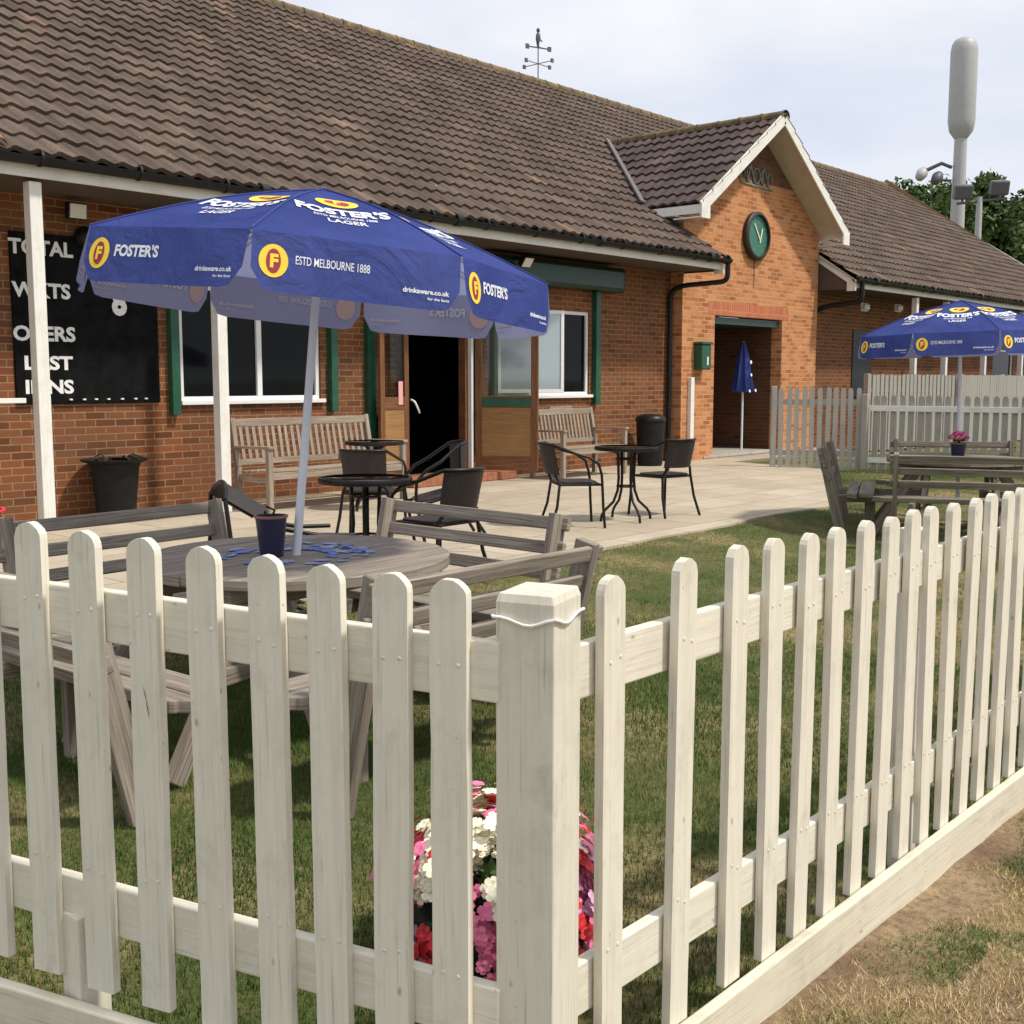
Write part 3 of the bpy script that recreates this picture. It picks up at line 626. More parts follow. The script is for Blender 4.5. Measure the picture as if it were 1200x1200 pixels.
# ridge tiles
def ridge(x0, x1, f, axis, name, mat='ridge_lichen', r=.12):
    mb = MB(); x = x0; k = 0
    while x < x1-.05:
        e = min(x+.44, x1); pr = []
        for xx, rr in ((x, r+.006), (x+.03, r+.012), (x+.05, r), (e, r)):
            for a in range(9):
                t = PI*(-.12+1.24*a/8); pr.append(f(xx, rr*math.cos(t), rr*math.sin(t)*.8+random.uniform(-.002, .002)))
        b = len(mb.v); mb.v += pr
        for i in range(3):
            for a in range(8): mb.face((b+i*9+a, b+i*9+a+1, b+(i+1)*9+a+1, b+(i+1)*9+a), [(0, 0)]*4)
        x += .45
    return cpart(name, mb, mat, smooth=50)
ridge(-2, 38.75, lambda x, a, h: (x, 17.1+a, RZ-.0+h), 0, 'ridge_tiles')
# verge at the far gable end
mb = MB(); mb.beam((38.74, EN, EZ-.02), (38.74, 17.1, RZ-.02), .05, .16, (0, -sn, cs)); cpart('bargeboard', mb, 'paint_white')
# porch roof: two slopes, verge overhangs the gable face
GV = 10.38; gx = 2.62; PA = math.atan(sl); c2, s2 = math.cos(PA), math.sin(PA); glen = gx/c2; ZA = 6.0
random.seed(9); mb = MB()
tiles(mb, GV-.04, 14.9, (APX-gx, 0, ZA-gx*sl), (0, 1, 0), (c2, 0, s2), (-s2, 0, c2), 0, glen, flipx=-1)
tiles(mb, GV-.04, 14.9, (APX+gx, 0, ZA-gx*sl), (0, 1, 0), (-c2, 0, s2), (s2, 0, c2), 0, glen, flipx=1)
cpart('porch_roof', mb, 'roof_tile_dark', smooth=50)
ridge(GV-.05, 14.7, lambda y, a, h: (APX+a, y, ZA+.0+h), 1, 'ridge_tiles')
# soffits and bargeboards
mb = MB()
for sg in (-1, 1):
    a = (APX+sg*gx, ZA-gx*sl-.10); t = (APX, ZA-.10)
    q = [(a[0], GV, a[1]), (t[0], GV, t[1]), (t[0], GN+.0, t[1]), (a[0], GN+.0, a[1])]; mb.quad(q); 
    q = [(a[0], GN, a[1]), (t[0], GN, t[1]), (t[0], 13.5, t[1]), (a[0], 13.5, a[1])]; mb.quad(q)
cpart('soffit', mb, 'soffit')
for sg in (-1, 1):
    mb = MB(); mb.beam((APX+sg*(gx+.03), GV-.015, ZA-(gx+.03)*sl-.055), (APX+sg*.02, GV-.015, ZA-.055+.0), .03, .19, (sg*s2, 0, c2))
    # boxed foot
    xo = APX+sg*(gx-.20); xa, xb = sorted((xo, APX+sg*(gx+.06))); zf = ZA-gx*sl
    mb.box(xa, xb, GV-.034, GV+.0, zf-.24, zf-.02 if sg < 0 else zf-.02); mb.box(xa, xb, GV+.001, GN-.005, zf-.238, zf-.215)
    cpart('bargeboard', mb, 'paint_white', bevel=.004)
    # mortar verge under tiles
mb = MB()
for sg in (-1, 1): mb.beam((APX+sg*(gx+.04), GV+.0, ZA-(gx+.04)*sl+.03), (APX, GV, ZA+.035), .05, .045, (sg*s2, 0, c2))
cpart('verge', mb, 'ridge_lichen')
# eave fascia of the porch's left side, and valley lead
xe = APX-gx
mb = MB(); mb.box(xe-.02, xe+.0, GV+.02, 11.5, ZA-gx*sl-.16, ZA-gx*sl-.02); mb.box(xe+.001, 16.73, GN+.0, 11.5, ZA-gx*sl-.17, ZA-gx*sl-.15); cpart('fascia', mb, 'paint_white')
def mz(y): return EZ+.65*(y-EN)
v0 = Vector((xe-.05, EN+(ZA-gx*sl-EZ)/.65, ZA-gx*sl)); v1 = Vector((APX, EN+(ZA-EZ)/.65, ZA))
mb = MB(); off = Vector((-.10, -.03, .10)); mb.beam(v0+off, v1+off, .09, .03, (0, -sn, cs)); cpart('valley_flashing', mb, 'lead')
# main eaves: fascia, soffit, gutter
for x0, x1 in ((-2, 16.78), (21.66, 38.7)): cpart('fascia', MB().box(x0, x1, EN+.07, EN+.092, 3.165, 3.29), 'paint_white', bevel=.003)
mb = MB()
for x in (16.77, 21.66):
    mb = MB(); mb.beam((x, EN+.05, 3.25), (x, WN, 3.25+.65*1.0), .03, .13, (0, -sn, cs)); mb.box(x-.02, x+.02, EN+.02, EN+.20, 3.10, 3.28); cpart('bargeboard', mb, 'paint_white', bevel=.003)
for x in (16.775, 21.675):
    q = [(x, EN+.09, 3.14), (x, WN, 3.14), (x, WN, 3.90), (x, EN+.09, 3.28)]; mb = MB(); mb.quad(q); cpart('eave_end', mb, 'soffit_dark')
# one odd orange tile at the eave on the far left
mb = MB(); n_ = 8
for k in range(6):
    for a in range(n_+1): t = PI*a/n_; p = Vector((4.80+.10*math.cos(t), 0, .07*math.sin(t)))+Vector((0, EN-.02+k*.075*cs, EZ+.05+k*.075*sn)); mb.v.append(tuple(p))
for k in range(5):
    for a in range(n_): mb.face((k*9+a, k*9+a+1, (k+1)*9+a+1, (k+1)*9+a), [(0, 0)]*4)
cpart('orange_tile', mb, 'terracotta', smooth=50)
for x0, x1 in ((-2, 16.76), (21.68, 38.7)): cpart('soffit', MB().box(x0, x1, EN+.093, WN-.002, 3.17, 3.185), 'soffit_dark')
def gutter(x0, x1):
    mb = MB(); n = 8; r = .072; y = EN-.0; z = 3.33
    for x in (x0, x1):
        for k in range(n+1): t = PI+PI*k/n; mb.v.append((x, y+r*math.cos(t), z+r*math.sin(t)))
        for k in range(n+1): t = 2*PI-PI*k/n; mb.v.append((x, y+(r-.004)*math.cos(t), z+(r-.004)*math.sin(t)))
    m = 2*(n+1)
    for k in range(m): q = (k+1) % m; mb.face((k, q, m+q, m+k)[::-1], [(0, 0)]*4)
    mb.face(range(m), [(0, 0)]*m); mb.face([m+i for i in range(m)][::-1], [(0, 0)]*m)
    x = x0+.9
    while x < x1: 
        st = len(mb.v); mb.tube([(x-.05, y, z-.003), (x+.05, y, z-.003)], .080, 12); x += 2.9
    x = x0+.4
    while x < x1: mb.tube([(x-.012, y, z-.005), (x+.012, y, z-.005)], .077, 12); x += .97
    return mb
cpart('gutter', gutter(-2, 16.9), 'black_plastic', smooth=40); cpart('gutter', gutter(21.6, 38.8), 'black_plastic', smooth=40)
def arcpts(pts, n=5):
    """round the corners of a polyline"""
    P = [Vector(p) for p in pts]; o = [P[0]]
    for i in range(1, len(P)-1):
        a = P[i]+(P[i-1]-P[i]).normalized()*min(.12, (P[i-1]-P[i]).length*.45); c = P[i]+(P[i+1]-P[i]).normalized()*min(.12, (P[i+1]-P[i]).length*.45)
        for k in range(n+1): t = k/n; o.append(a*(1-t)**2+P[i]*2*t*(1-t)+c*t*t)
    return o+[P[-1]]
mb = MB().tube(arcpts([(16.86, EN, 3.28), (16.86, EN, 2.98), (16.6, WN-.3, 2.93), (16.62, WN-.07, 2.85), (16.62, WN-.07, .02)]), .042, 10); cpart('downpipe', mb, 'black_plastic', smooth=50)
mb = MB().tube(arcpts([(21.9, EN, 3.28), (21.9, EN, 2.90), (21.85, WN-.3, 2.84), (21.8, WN-.07, 2.75), (21.8, WN-.07, .02)]), .05, 10); cpart('downpipe', mb, 'black_plastic', smooth=50)
mb = MB().tube([(21.63, GN+.1, .0), (21.63, GN+.1, 2.7)], .03, 8); cpart('downpipe', mb, 'paint_white', smooth=50)
# veranda posts
for x in (5.20, 7.14, 24.95, 26.7, 29.2, 31.9):
    mb = MB().beam((x, 10.3, 0), (x, 10.3, 3.14), .118, .118, (0, 1, 0)); cpart('veranda_post', mb, 'paint_white', bevel=.006)
mb = MB().box(-2, 5.04, 10.27, 10.33, 1.17, 1.215); cpart('veranda_rail', mb, 'paint_white', bevel=.004)
# windows
def window(x0, x1, z0, z1, mulls, sashes=True):
    f = MB(); y0, y1 = WN+.03, WN+.095; t = .055
    f.box(x0, x1, y0, y1, z0, z0+t); f.box(x0, x1, y0, y1, z1-t, z1); f.box(x0, x0+t, y0, y1, z0+t, z1-t); f.box(x1-t, x1, y0, y1, z0+t, z1-t)
    for m in mulls: f.box(m-.035, m+.035, y0-.002, y1, z0+t, z1-t)
    f.box(x0-.03, x1+.03, WN-.06, WN+.028, z0-.035, z0+.012)
    fr = cpart('window', f, 'upvc', bevel=.006)
    ed = [x0+t]+[v for m in mulls for v in (m-.035, m+.035)]+[x1-t]
    return fr, [(ed[2*i], ed[2*i+1]) for i in range(len(ed)//2)]
fr, bays = window(*W1, [8.28])
for a, b_ in bays:
    o = OBJ('pane', MB().box(a, b_, WN+.06, WN+.068, W1[2]+.055, W1[3]-.055), 'pane_dark'); o.data.transform(Matrix.Translation(-CO)); o.parent = fr
fr, bays = window(*W2, [13.42])
for i, (a, b_) in enumerate(bays):
    if i == 1: o = OBJ('pane', MB().box(a, b_, WN+.06, WN+.068, W2[2]+.055, W2[3]-.055), 'pane_dark'); o.data.transform(Matrix.Translation(-CO)); o.parent = fr
fr2, bays = window(WB[0], WB[1], WB[2], WB[3], [])
for a, b_ in bays:
    o = OBJ('pane', MB().box(a, b_, WN+.06, WN+.068, WB[2]+.055, WB[3]-.055), 'pane_dark'); o.data.transform(Matrix.Translation(-CO)); o.parent = fr2
# open casement of window 2 (hinged left, swung out)
cw = 13.385-12.355; mb = MB(); t = .05; hz0, hz1 = W2[2]+.05, W2[3]-.05
mb.box(0, cw, -.02, .02, hz0, hz0+t); mb.box(0, cw, -.02, .02, hz1-t, hz1); mb.box(0, t, -.02, .02, hz0+t, hz1-t); mb.box(cw-t, cw, -.02, .02, hz0+t, hz1-t)
M_ = Matrix.Translation((12.36, WN+.0, 0)) @ Matrix.Rotation(R(-27), 4, 'Z'); mb.xf(M_); cas = cpart('casement', mb, 'upvc', bevel=.004)
mb = MB().box(t, cw-t, -.003, .003, hz0+t, hz1-t); mb.xf(M_); o = cpart('pane', mb, 'pane_pale', parent=cas)
# shutter boxes and guide rails
for x0, x1 in ((12.02, 15.0), (6.95, 9.45)):
    mb = MB(); pr = [(0, 0), (-.27, 0), (-.30, .05), (-.30, .30), (-.24, .36), (0, .36)]
    b = len(mb.v); z = 2.74
    for x in (x0, x1): mb.v += [(x, WN+p[0], z+p[1]) for p in pr]
    n = len(pr)
    for k in range(n): q = (k+1) % n; mb.face((b+k, b+n+k, b+n+q, b+q)[::-1], [(0, 0)]*4)
    mb.face([b+k for k in range(n)], [(0, 0)]*n); mb.face([b+n+k for k in range(n)][::-1], [(0, 0)]*n)
    cpart('shutter_box', mb, 'green_dark', bevel=.01)
for x0, x1 in ((7.05, 7.15), (9.26, 9.36), (9.86, 9.98), (11.83, 11.91), (12.2, 12.28), (14.56, 14.68)):
    mb = MB().box(x0, x1, WN-.09, WN+.001, 1.0 if x1 < 9.5 or x0 > 12 else .35, 2.735); cpart('shutter_rail', mb, 'green_paint', bevel=.004)
# doorway: frame, two swung-out timber doors, steps
mb = MB(); mb.box(DO[0], DO[0]+.05, WN-.03, WN+.1, DO[2], DO[3]); mb.box(DO[1]-.05, DO[1], WN-.03, WN+.1, DO[2], DO[3]); mb.box(DO[0]+.05, DO[1]-.05, WN-.03, WN+.1, DO[3]-.06, DO[3])
cpart('door_frame', mb, 'wood_brown', bevel=.004)
mb = MB(); mb.box(DO[1]+.0, DO[1]+.045, WN-.10, WN-.031, .1, 2.4); cpart('door_frame', mb, 'upvc', bevel=.004)
def leaf(M_, w, handle_side):
    z0, z1 = .14, 2.34; mb = MB(); s_ = .10
    mb.beam((s_/2, 0, z0), (s_/2, 0, z1), .044, s_, (1, 0, 0)); mb.beam((w-s_/2, 0, z0), (w-s_/2, 0, z1), .044, s_, (1, 0, 0))
    for za, zb in ((z0, z0+.2), (1.0, 1.16), (z1-.1, z1)): mb.beam((s_, 0, (za+zb)/2), (w-s_, 0, (za+zb)/2), .042, zb-za)
    mb.xf(M_); d = cpart('door', mb, 'wood_brown', bevel=.004)
    mb = MB().box(s_, w-s_, -.012, .012, z0+.2, 1.0).xf(M_); cpart('panel', mb, 'wood_ply', parent=d)
    mb = MB().box(s_, w-s_, -.003, .003, 1.16, z1-.1).xf(M_); cpart('glass', mb, 'pane_clear', parent=d)
    return d
ML = Matrix.Translation((DO[0]-.0, WN-.06, 0)) @ Matrix.Rotation(R(180+14), 4, 'Z'); d1 = leaf(ML, .66, 0)
mb = MB().box(.16, .26, .024, .03, 1.06, 1.36).xf(ML); cpart('notice', mb, 'pink_paper', parent=d1)
MR = Matrix.Translation((DO[1]+.06, WN-.12, 0)) @ Matrix.Rotation(R(-66), 4, 'Z'); d2 = leaf(MR, .90, 1)
mb = MB().box(.1, .80, -.035, -.024, 1.02, 1.13).xf(MR); cpart('draught_strip', mb, 'green_paint', parent=d2)
mb = MB().tube(arcpts([(10.62, WN-.05, 1.12), (10.62, WN-.12, 1.10), (10.68, WN-.13, .98), (10.72, WN-.1, .95)]), .014, 8); cpart('handle', mb, 'letter_white', parent=d1, smooth=50)
mb = MB().box(10.3, 12.3, WN-.42, WN, .004, .115); cpart('doorstep', mb, 'step_brick', bevel=.008)
# wing details
mb = MB().box(23.7, 24.6, WN-.03, WN, 1.0, 2.45); cpart('notice_board', mb, 'door_green', bevel=.01)

# ------------------------------------------------------------- things on the building
sb = thing('scoreboard', 'large black cricket scoreboard with white words TOTAL WKTS OVERS LAST INNS on the brick wall', 'scoreboard', (6.15, WN, 1.9))
def spart(name, mb, m, par, O, **k):
    o = OBJ(name, mb, m, None, **k); o.data.transform(Matrix.Translation(-Vector(O))); o.parent = par; return o
O = (6.15, WN, 1.9); spart('board', MB().box(5.36, 6.93, WN-.03, WN+.004, 1.14, 2.80), 'board_black', sb, O, bevel=.004)
mb = MB(); fn = lambda x, y: (x, WN-.0335, y)
for s, cx, cz, w, h in (('TOTAL', 5.67, 2.66, .66, .15), ('WKTS', 5.655, 2.25, .60, .15), ('OVERS', 5.67, 1.83, .64, .15), ('LAST', 5.70, 1.545, .50, .14), ('INNS', 5.70, 1.31, .50, .14)):
    put_text(mb, s, w, h, fn, cx, cz, .035)
spart('lettering', mb, 'letter_white', sb, O)
mb = MB(); put_text(mb, '8', .17, .29, lambda x, y: (x, WN-.045, y), 6.48, 2.18, .05); spart('number', mb, 'letter_white', sb, O)
mb = MB()
for k in range(7): x = 5.9+k*.14+random.uniform(-.03, .03); mb.box(x, x+.03, WN-.05, WN-.03, 1.175, 1.19)
spart('hook', mb, 'letter_white', sb, O)

ck = thing('wall_clock', 'round green clock with pale hands high on the porch gable', 'clock', (19.05, GN, 3.96)); O = (19.05, GN, 3.96)
rot = Matrix.Translation((19.05, GN-.0, 3.96)) @ Matrix.Rotation(PI/2, 4, 'X')
spart('case', MB().lathe([(.41, 0), (.43, .02), (.43, .09), (.40, .115), (.37, .115), (.37, .05)], 48).xf(rot), 'clock_frame', ck, O, smooth=40)
spart('face', MB().lathe([(.368, .05), (.368, .062)], 48).xf(rot), 'clock_green', ck, O)
mb = MB(); mb.beam((19.16, GN-.075, 3.86), (18.93, GN-.075, 4.17), .004, .03, (0, 0, 1)); spart('hand', mb, 'clock_hand', ck, O)
mb = MB(); mb.beam((19.12, GN-.081, 3.84), (19.20, GN-.081, 4.10), .004, .036, (1, 0, 0)); spart('hand', mb, 'clock_hand', ck, O)
mb = MB()
for k in range(12): a = k*PI/6; mb.beam((19.05+.29*math.sin(a), GN-.064, 3.96+.29*math.cos(a)), (19.05+.345*math.sin(a), GN-.064, 3.96+.345*math.cos(a)), .003, .014, (math.cos(a), 0, -math.sin(a)))
spart('hour_mark', mb, 'motif', ck, O)
mb = MB(); mb.tube([(19.05, GN-.015, 3.53), (19.05, GN-.015, 3.05)], .006, 5); spart('cable', mb, 'clock_frame', ck, O)
em = MB(); random.seed(3)
for cx, w in ((18.55, .16), (18.8, .2), (19.05, .24), (19.3, .2), (19.52, .16)):
    em.tube([(cx+w/2*math.cos(t), GN-.02, 5.02-(.04 if w < .2 else 0)+.13*math.sin(t)) for t in [k*PI/6 for k in range(10 if w != .24 else 13)]], .016, 6)
em.beam((18.5, GN-.018, 4.86), (19.6, GN-.018, 4.84), .01, .03); em.beam((18.72, GN-.02, 4.9), (18.86, GN-.02, 5.2), .012, .03); em.beam((19.24, GN-.02, 4.9), (19.3, GN-.02, 5.2), .012, .03)
tag(OBJ('gable_motif', em, 'motif', smooth=40), 'worn grey green metal lettering high under the porch gable peak', 'wall motif')
gb = thing('postbox', 'small green box fixed to the orange brick left of the porch opening', 'wall box', (17.24, GN, 1.75)); O = (17.24, GN, 1.75)
spart('box', MB().box(17.10, 17.40, GN-.17, GN+.002, 1.55, 1.98), 'green_paint', gb, O, bevel=.02)
spart('lid', MB().box(17.08, 17.42, GN-.19, GN-.0, 1.981, 2.02), 'green_paint', gb, O, bevel=.008)
mb = MB(); put_text(mb, '1', .05, .14, lambda x, y: (x, GN-.1735, y), 17.28, 1.70, .05); spart('sign', mb, 'print_white', gb, O)
tag(OBJ('cable_cover', MB().box(16.93, 17.04, GN-.07, GN+.002, .25, 1.42), 'paint_white', bevel=.006), 'upright white boxing on the orange brick beside the green box', 'cable cover')
def floodlight(loc, rx_, label, pale=True):
    t = thing('floodlight', label, 'floodlight', loc, 0, None)
    mb = MB(); mb.box(-.10, .10, -.05, .03, -.08, .08); m4 = Matrix.Rotation(rx_, 4, 'X'); OBJ('housing', mb.xf(m4), 'black_plastic', t, bevel=.01)
    mb = MB().box(-.085, .085, -.056, -.049, -.068, .068).xf(m4); OBJ('lens', mb, 'lamp_glass', t)
    OBJ('bracket', MB().beam((0, .02, 0), (0, .16, .06), .04, .012), 'black_plastic', t); return t
floodlight((5.97, WN-.17, 3.03), R(6), 'small black floodlight with pale lens on the brick above the scoreboard')
floodlight((12.45, WN-.45, 3.02), R(35), 'small tilted floodlight under the eave left of the green shutter box')
sp = thing('siren', 'round black speaker hanging just above the scoreboard', 'speaker', (6.12, WN-.02, 2.80))
OBJ('body', MB().lathe([(.05, -.02), (.10, 0), (.11, .06), (.07, .12), (.03, .16)], 20).xf(Matrix.Rotation(PI/2, 4, 'X')), 'black_plastic', sp, smooth=50)
OBJ('grille', MB().lathe([(.03, .161), (.02, .17)], 12).xf(Matrix.Rotation(PI/2, 4, 'X')), 'galv', sp, smooth=50)
for x, z, lb in ((24.2, 2.94, 'small white bulkhead lamp on the wing wall nearer the porch'), (25.95, 3.0, 'small white bulkhead lamp on the wing wall close to the first veranda post')):
    t = thing('bulkhead_lamp', lb, 'wall lamp', (x, WN, z)); OBJ('base', MB().box(-.16, .16, -.04, 0, -.09, .09), 'upvc', t, bevel=.01); OBJ('diffuser', MB().box(-.13, .13, -.10, -.041, -.065, .065), 'lamp_glass', t, bevel=.02)
# weather vane on the ridge
vx = 20.33; vz = RZ+.08
wvn = thing('weather_vane', 'thin dark weather vane with arrow and figure on the roof ridge', 'weather vane', (vx, 17.1, RZ+.05))
OBJ('mast', MB().tube([(0, 0, -.05), (0, 0, .70)], .014, 6), 'lead', wvn)
mb = MB()
for a in (0, PI/2):
    d = Vector((math.cos(a), math.sin(a), 0)); mb.tube([-d*.36+Vector((0, 0, .36)), d*.36+Vector((0, 0, .36))], .009, 6)
for k, dxy in enumerate(((.40, 0), (-.40, 0), (0, .40), (0, -.40))):
    mb.box(dxy[0]-.035, dxy[0]+.035, dxy[1]-.02, dxy[1]+.02, .32, .40)
OBJ('compass_arms', mb, 'lead', wvn)
mb = MB(); mb.beam((-.28, .1, .70), (.26, -.1, .70), .02, .025); mb.beam((.22, -.09, .70), (.30, -.12, .70), .03, .10); mb.beam((-.30, .1, .70), (-.22, .08, .70), .03, .10)
OBJ('arrow', mb, 'mast_dark', wvn)
mb = MB(); mb.tube([(0, 0, .70), (-.01, 0, .80), (.0, 0, .88), (0, 0, .97), (0, 0, 1.03)], [.02, .035, .055, .05, .02], 8); mb.lathe([(.012, 1.02), (.04, 1.05), (.04, 1.09), (.012, 1.12)], 10); mb.beam((0, 0, .93), (.10, -.03, .84), .02, .02); mb.beam((.0, 0, .72), (.07, -.02, .71), .02, .02)
OBJ('figure', mb, 'mast_dark', wvn, smooth=60)

# ------------------------------------------------------------- masts beyond the building
ms = thing('phone_mast', 'tall grey mast with a fat white cylinder head behind the roof', 'mast', (45.93, 17.43, -.1))
OBJ('pole', MB().tube([(0, 0, 0), (0, 0, 7), (0, 0, 11.0)], [.30, .27, .23], 20), 'mast_grey', ms, smooth=50)
OBJ('antenna_shroud', MB().lathe([(.23, 10.65), (.44, 10.95), (.50, 11.3), (.50, 13.9), (.46, 14.15), (.36, 14.32), (.15, 14.42)], 28), 'mast_grey', ms, smooth=50)

mb = MB(); mb.tube([RT*-.3+Vector((0, 0, 9.6)), RT*-.7+Vector((0, 0, 9.75)), RT*-1.25+Vector((0, 0, 9.5))], .07, 8); mb.tube([RT*-.3+Vector((0, 0, 9.1)), RT*-.9+Vector((0, 0, 9.15))], .05, 8)
OBJ('bracket', mb, 'mast_dark', ms, smooth=50)
for k, (dx, dz) in enumerate(((-1.45, 9.35), (-.85, 9.2))):
    mb = MB().lathe([(.06, -.30), (.17, -.24), (.22, .06), (.16, .24), (.07, .30)], 16); mb.xf(Matrix.Translation(RT*dx+Vector((0, 0, dz))) @ Matrix.Rotation(.9, 4, 'Y')); OBJ('camera', mb, 'mast_grey' if k == 0 else 'mast_dark', ms, smooth=60)
fl = thing('floodlight_column', 'slim pole carrying a crossbar with two dark floodlights behind the roof', 'floodlight column', (43.95, 15.9, .18)); fl.scale = (.87, .87, .87)
OBJ('pole', MB().tube([(0, 0, 0), (0, 0, 9.0)], [.2, .12], 12), 'mast_grey', fl, smooth=50)
OBJ('crossbar', MB().tube([RT*-.95+Vector((0, 0, 8.72)), RT*1.15+Vector((0, 0, 8.95))], .055, 8), 'mast_dark', fl, smooth=50)
for dx, dz in ((-.72, 9.15), (.80, 9.33)):
    st = MB(); st.box(-.38, .38, -.22, .18, -.30, .30); 
    OBJ('lamp_head', st.xf(Matrix.Translation(RT*dx+Vector((0, 0, dz+.05))) @ Matrix.Rotation(R(-50), 4, 'Z') @ Matrix.Rotation(R(14), 4, 'X')), 'mast_dark', fl, bevel=.07)
    OBJ('lamp_arm', MB().tube([RT*dx+Vector((0, 0, dz-.4)), RT*dx+Vector((0, 0, dz-.2))], .05, 8), 'mast_dark', fl)

# ------------------------------------------------------------- trees
def tree(loc, H, Rr, seed, label):
    rs = np.random.RandomState(seed); t = thing('tree', label, 'tree', loc, 0, 'trees beyond the clubhouse'); random.seed(seed)
    mb = MB(); mb.tube([(0, 0, 0), (.1, 0, H*.25), (0, .1, H*.55), (.1, 0, H*.8)], [.35, .28, .18, .05], 10)
    for k in range(7):
        a = random.uniform(0, 2*PI); z = H*random.uniform(.25, .6); mb.tube([(0, 0, z), (Rr*.4*math.cos(a), Rr*.4*math.sin(a), z+H*.14), (Rr*.75*math.cos(a), Rr*.75*math.sin(a), z+H*.22)], [.12, .08, .03], 6)
    OBJ('trunk', mb, 'wood_brown', t, smooth=50)
    cl = []
    for k in range(95):
        a = rs.rand()*2*PI; z = rs.rand(); rr = Rr*(.25+.75*rs.rand())*math.sqrt(max(.05, 1-(z*1.15-.35)**2)); cl.append((rr*math.cos(a), rr*math.sin(a), H*(.22+.74*z), rs.uniform(.5, 1.15)))
    n = 22000; ci = rs.randint(0, len(cl), n); C_ = np.array(cl)[ci]; d = rs.randn(n, 3); d /= np.linalg.norm(d, axis=1)[:, None]
    P = C_[:, :3]+d*(C_[:, 3:4]*(.55+.5*rs.rand(n, 1)))*Rr*.2*1.6; s = .11+.12*rs.rand(n, 1)
    e1_ = rs.randn(n, 3); e1_ /= np.linalg.norm(e1_, axis=1)[:, None]; e2_ = np.cross(e1_, d); e2_ /= np.linalg.norm(e2_, axis=1)[:, None]+1e-6
    V = np.stack([P-e1_*s, P+e2_*s*.6, P+e1_*s, P-e2_*s*.6], 1)
    me = bpy.data.meshes.new('crown'); me.vertices.add(4*n); me.vertices.foreach_set('co', V.ravel()); me.loops.add(4*n); me.loops.foreach_set('vertex_index', np.arange(4*n, dtype=np.int32))
    me.polygons.add(n); me.polygons.foreach_set('loop_start', np.arange(0, 4*n, 4, dtype=np.int32)); me.update(calc_edges=True)
    tn = np.clip(.5+.25*rs.randn(len(cl))[ci]+.2*rs.randn(n), 0, 1); at = me.attributes.new('tint', 'FLOAT', 'POINT'); at.data.foreach_set('value', np.repeat(tn, 4).astype(np.float32))
    me.materials.append(MATS['tree_leaf']); o = bpy.data.objects.new('crown', me); SC.collection.objects.link(o); o.parent = t; return t
def at_px(px, D): X = (px-600)/1364*D; return (.66*X+.751*D, -.751*X+.66*D, -.2)
for i, (px, D, H, Rr, lb) in enumerate(((1098, 66, 12.6, 3.6, 'leafy green tree just right of the porch, partly behind the grey mast'), (1142, 70, 11.6, 3.6, 'leafy green tree behind the slim floodlight pole'),
        (1195, 64, 11.2, 3.8, 'leafy green tree at the right edge above the wing roof'), (1250, 66, 10.6, 3.6, 'leafy green tree beyond the right edge of the wing roof'), (1168, 78, 13.0, 4.0, 'leafy green tree farther back between the floodlight pole and the right edge'))):
    tree(at_px(px, D), H, Rr, 20+i, lb)

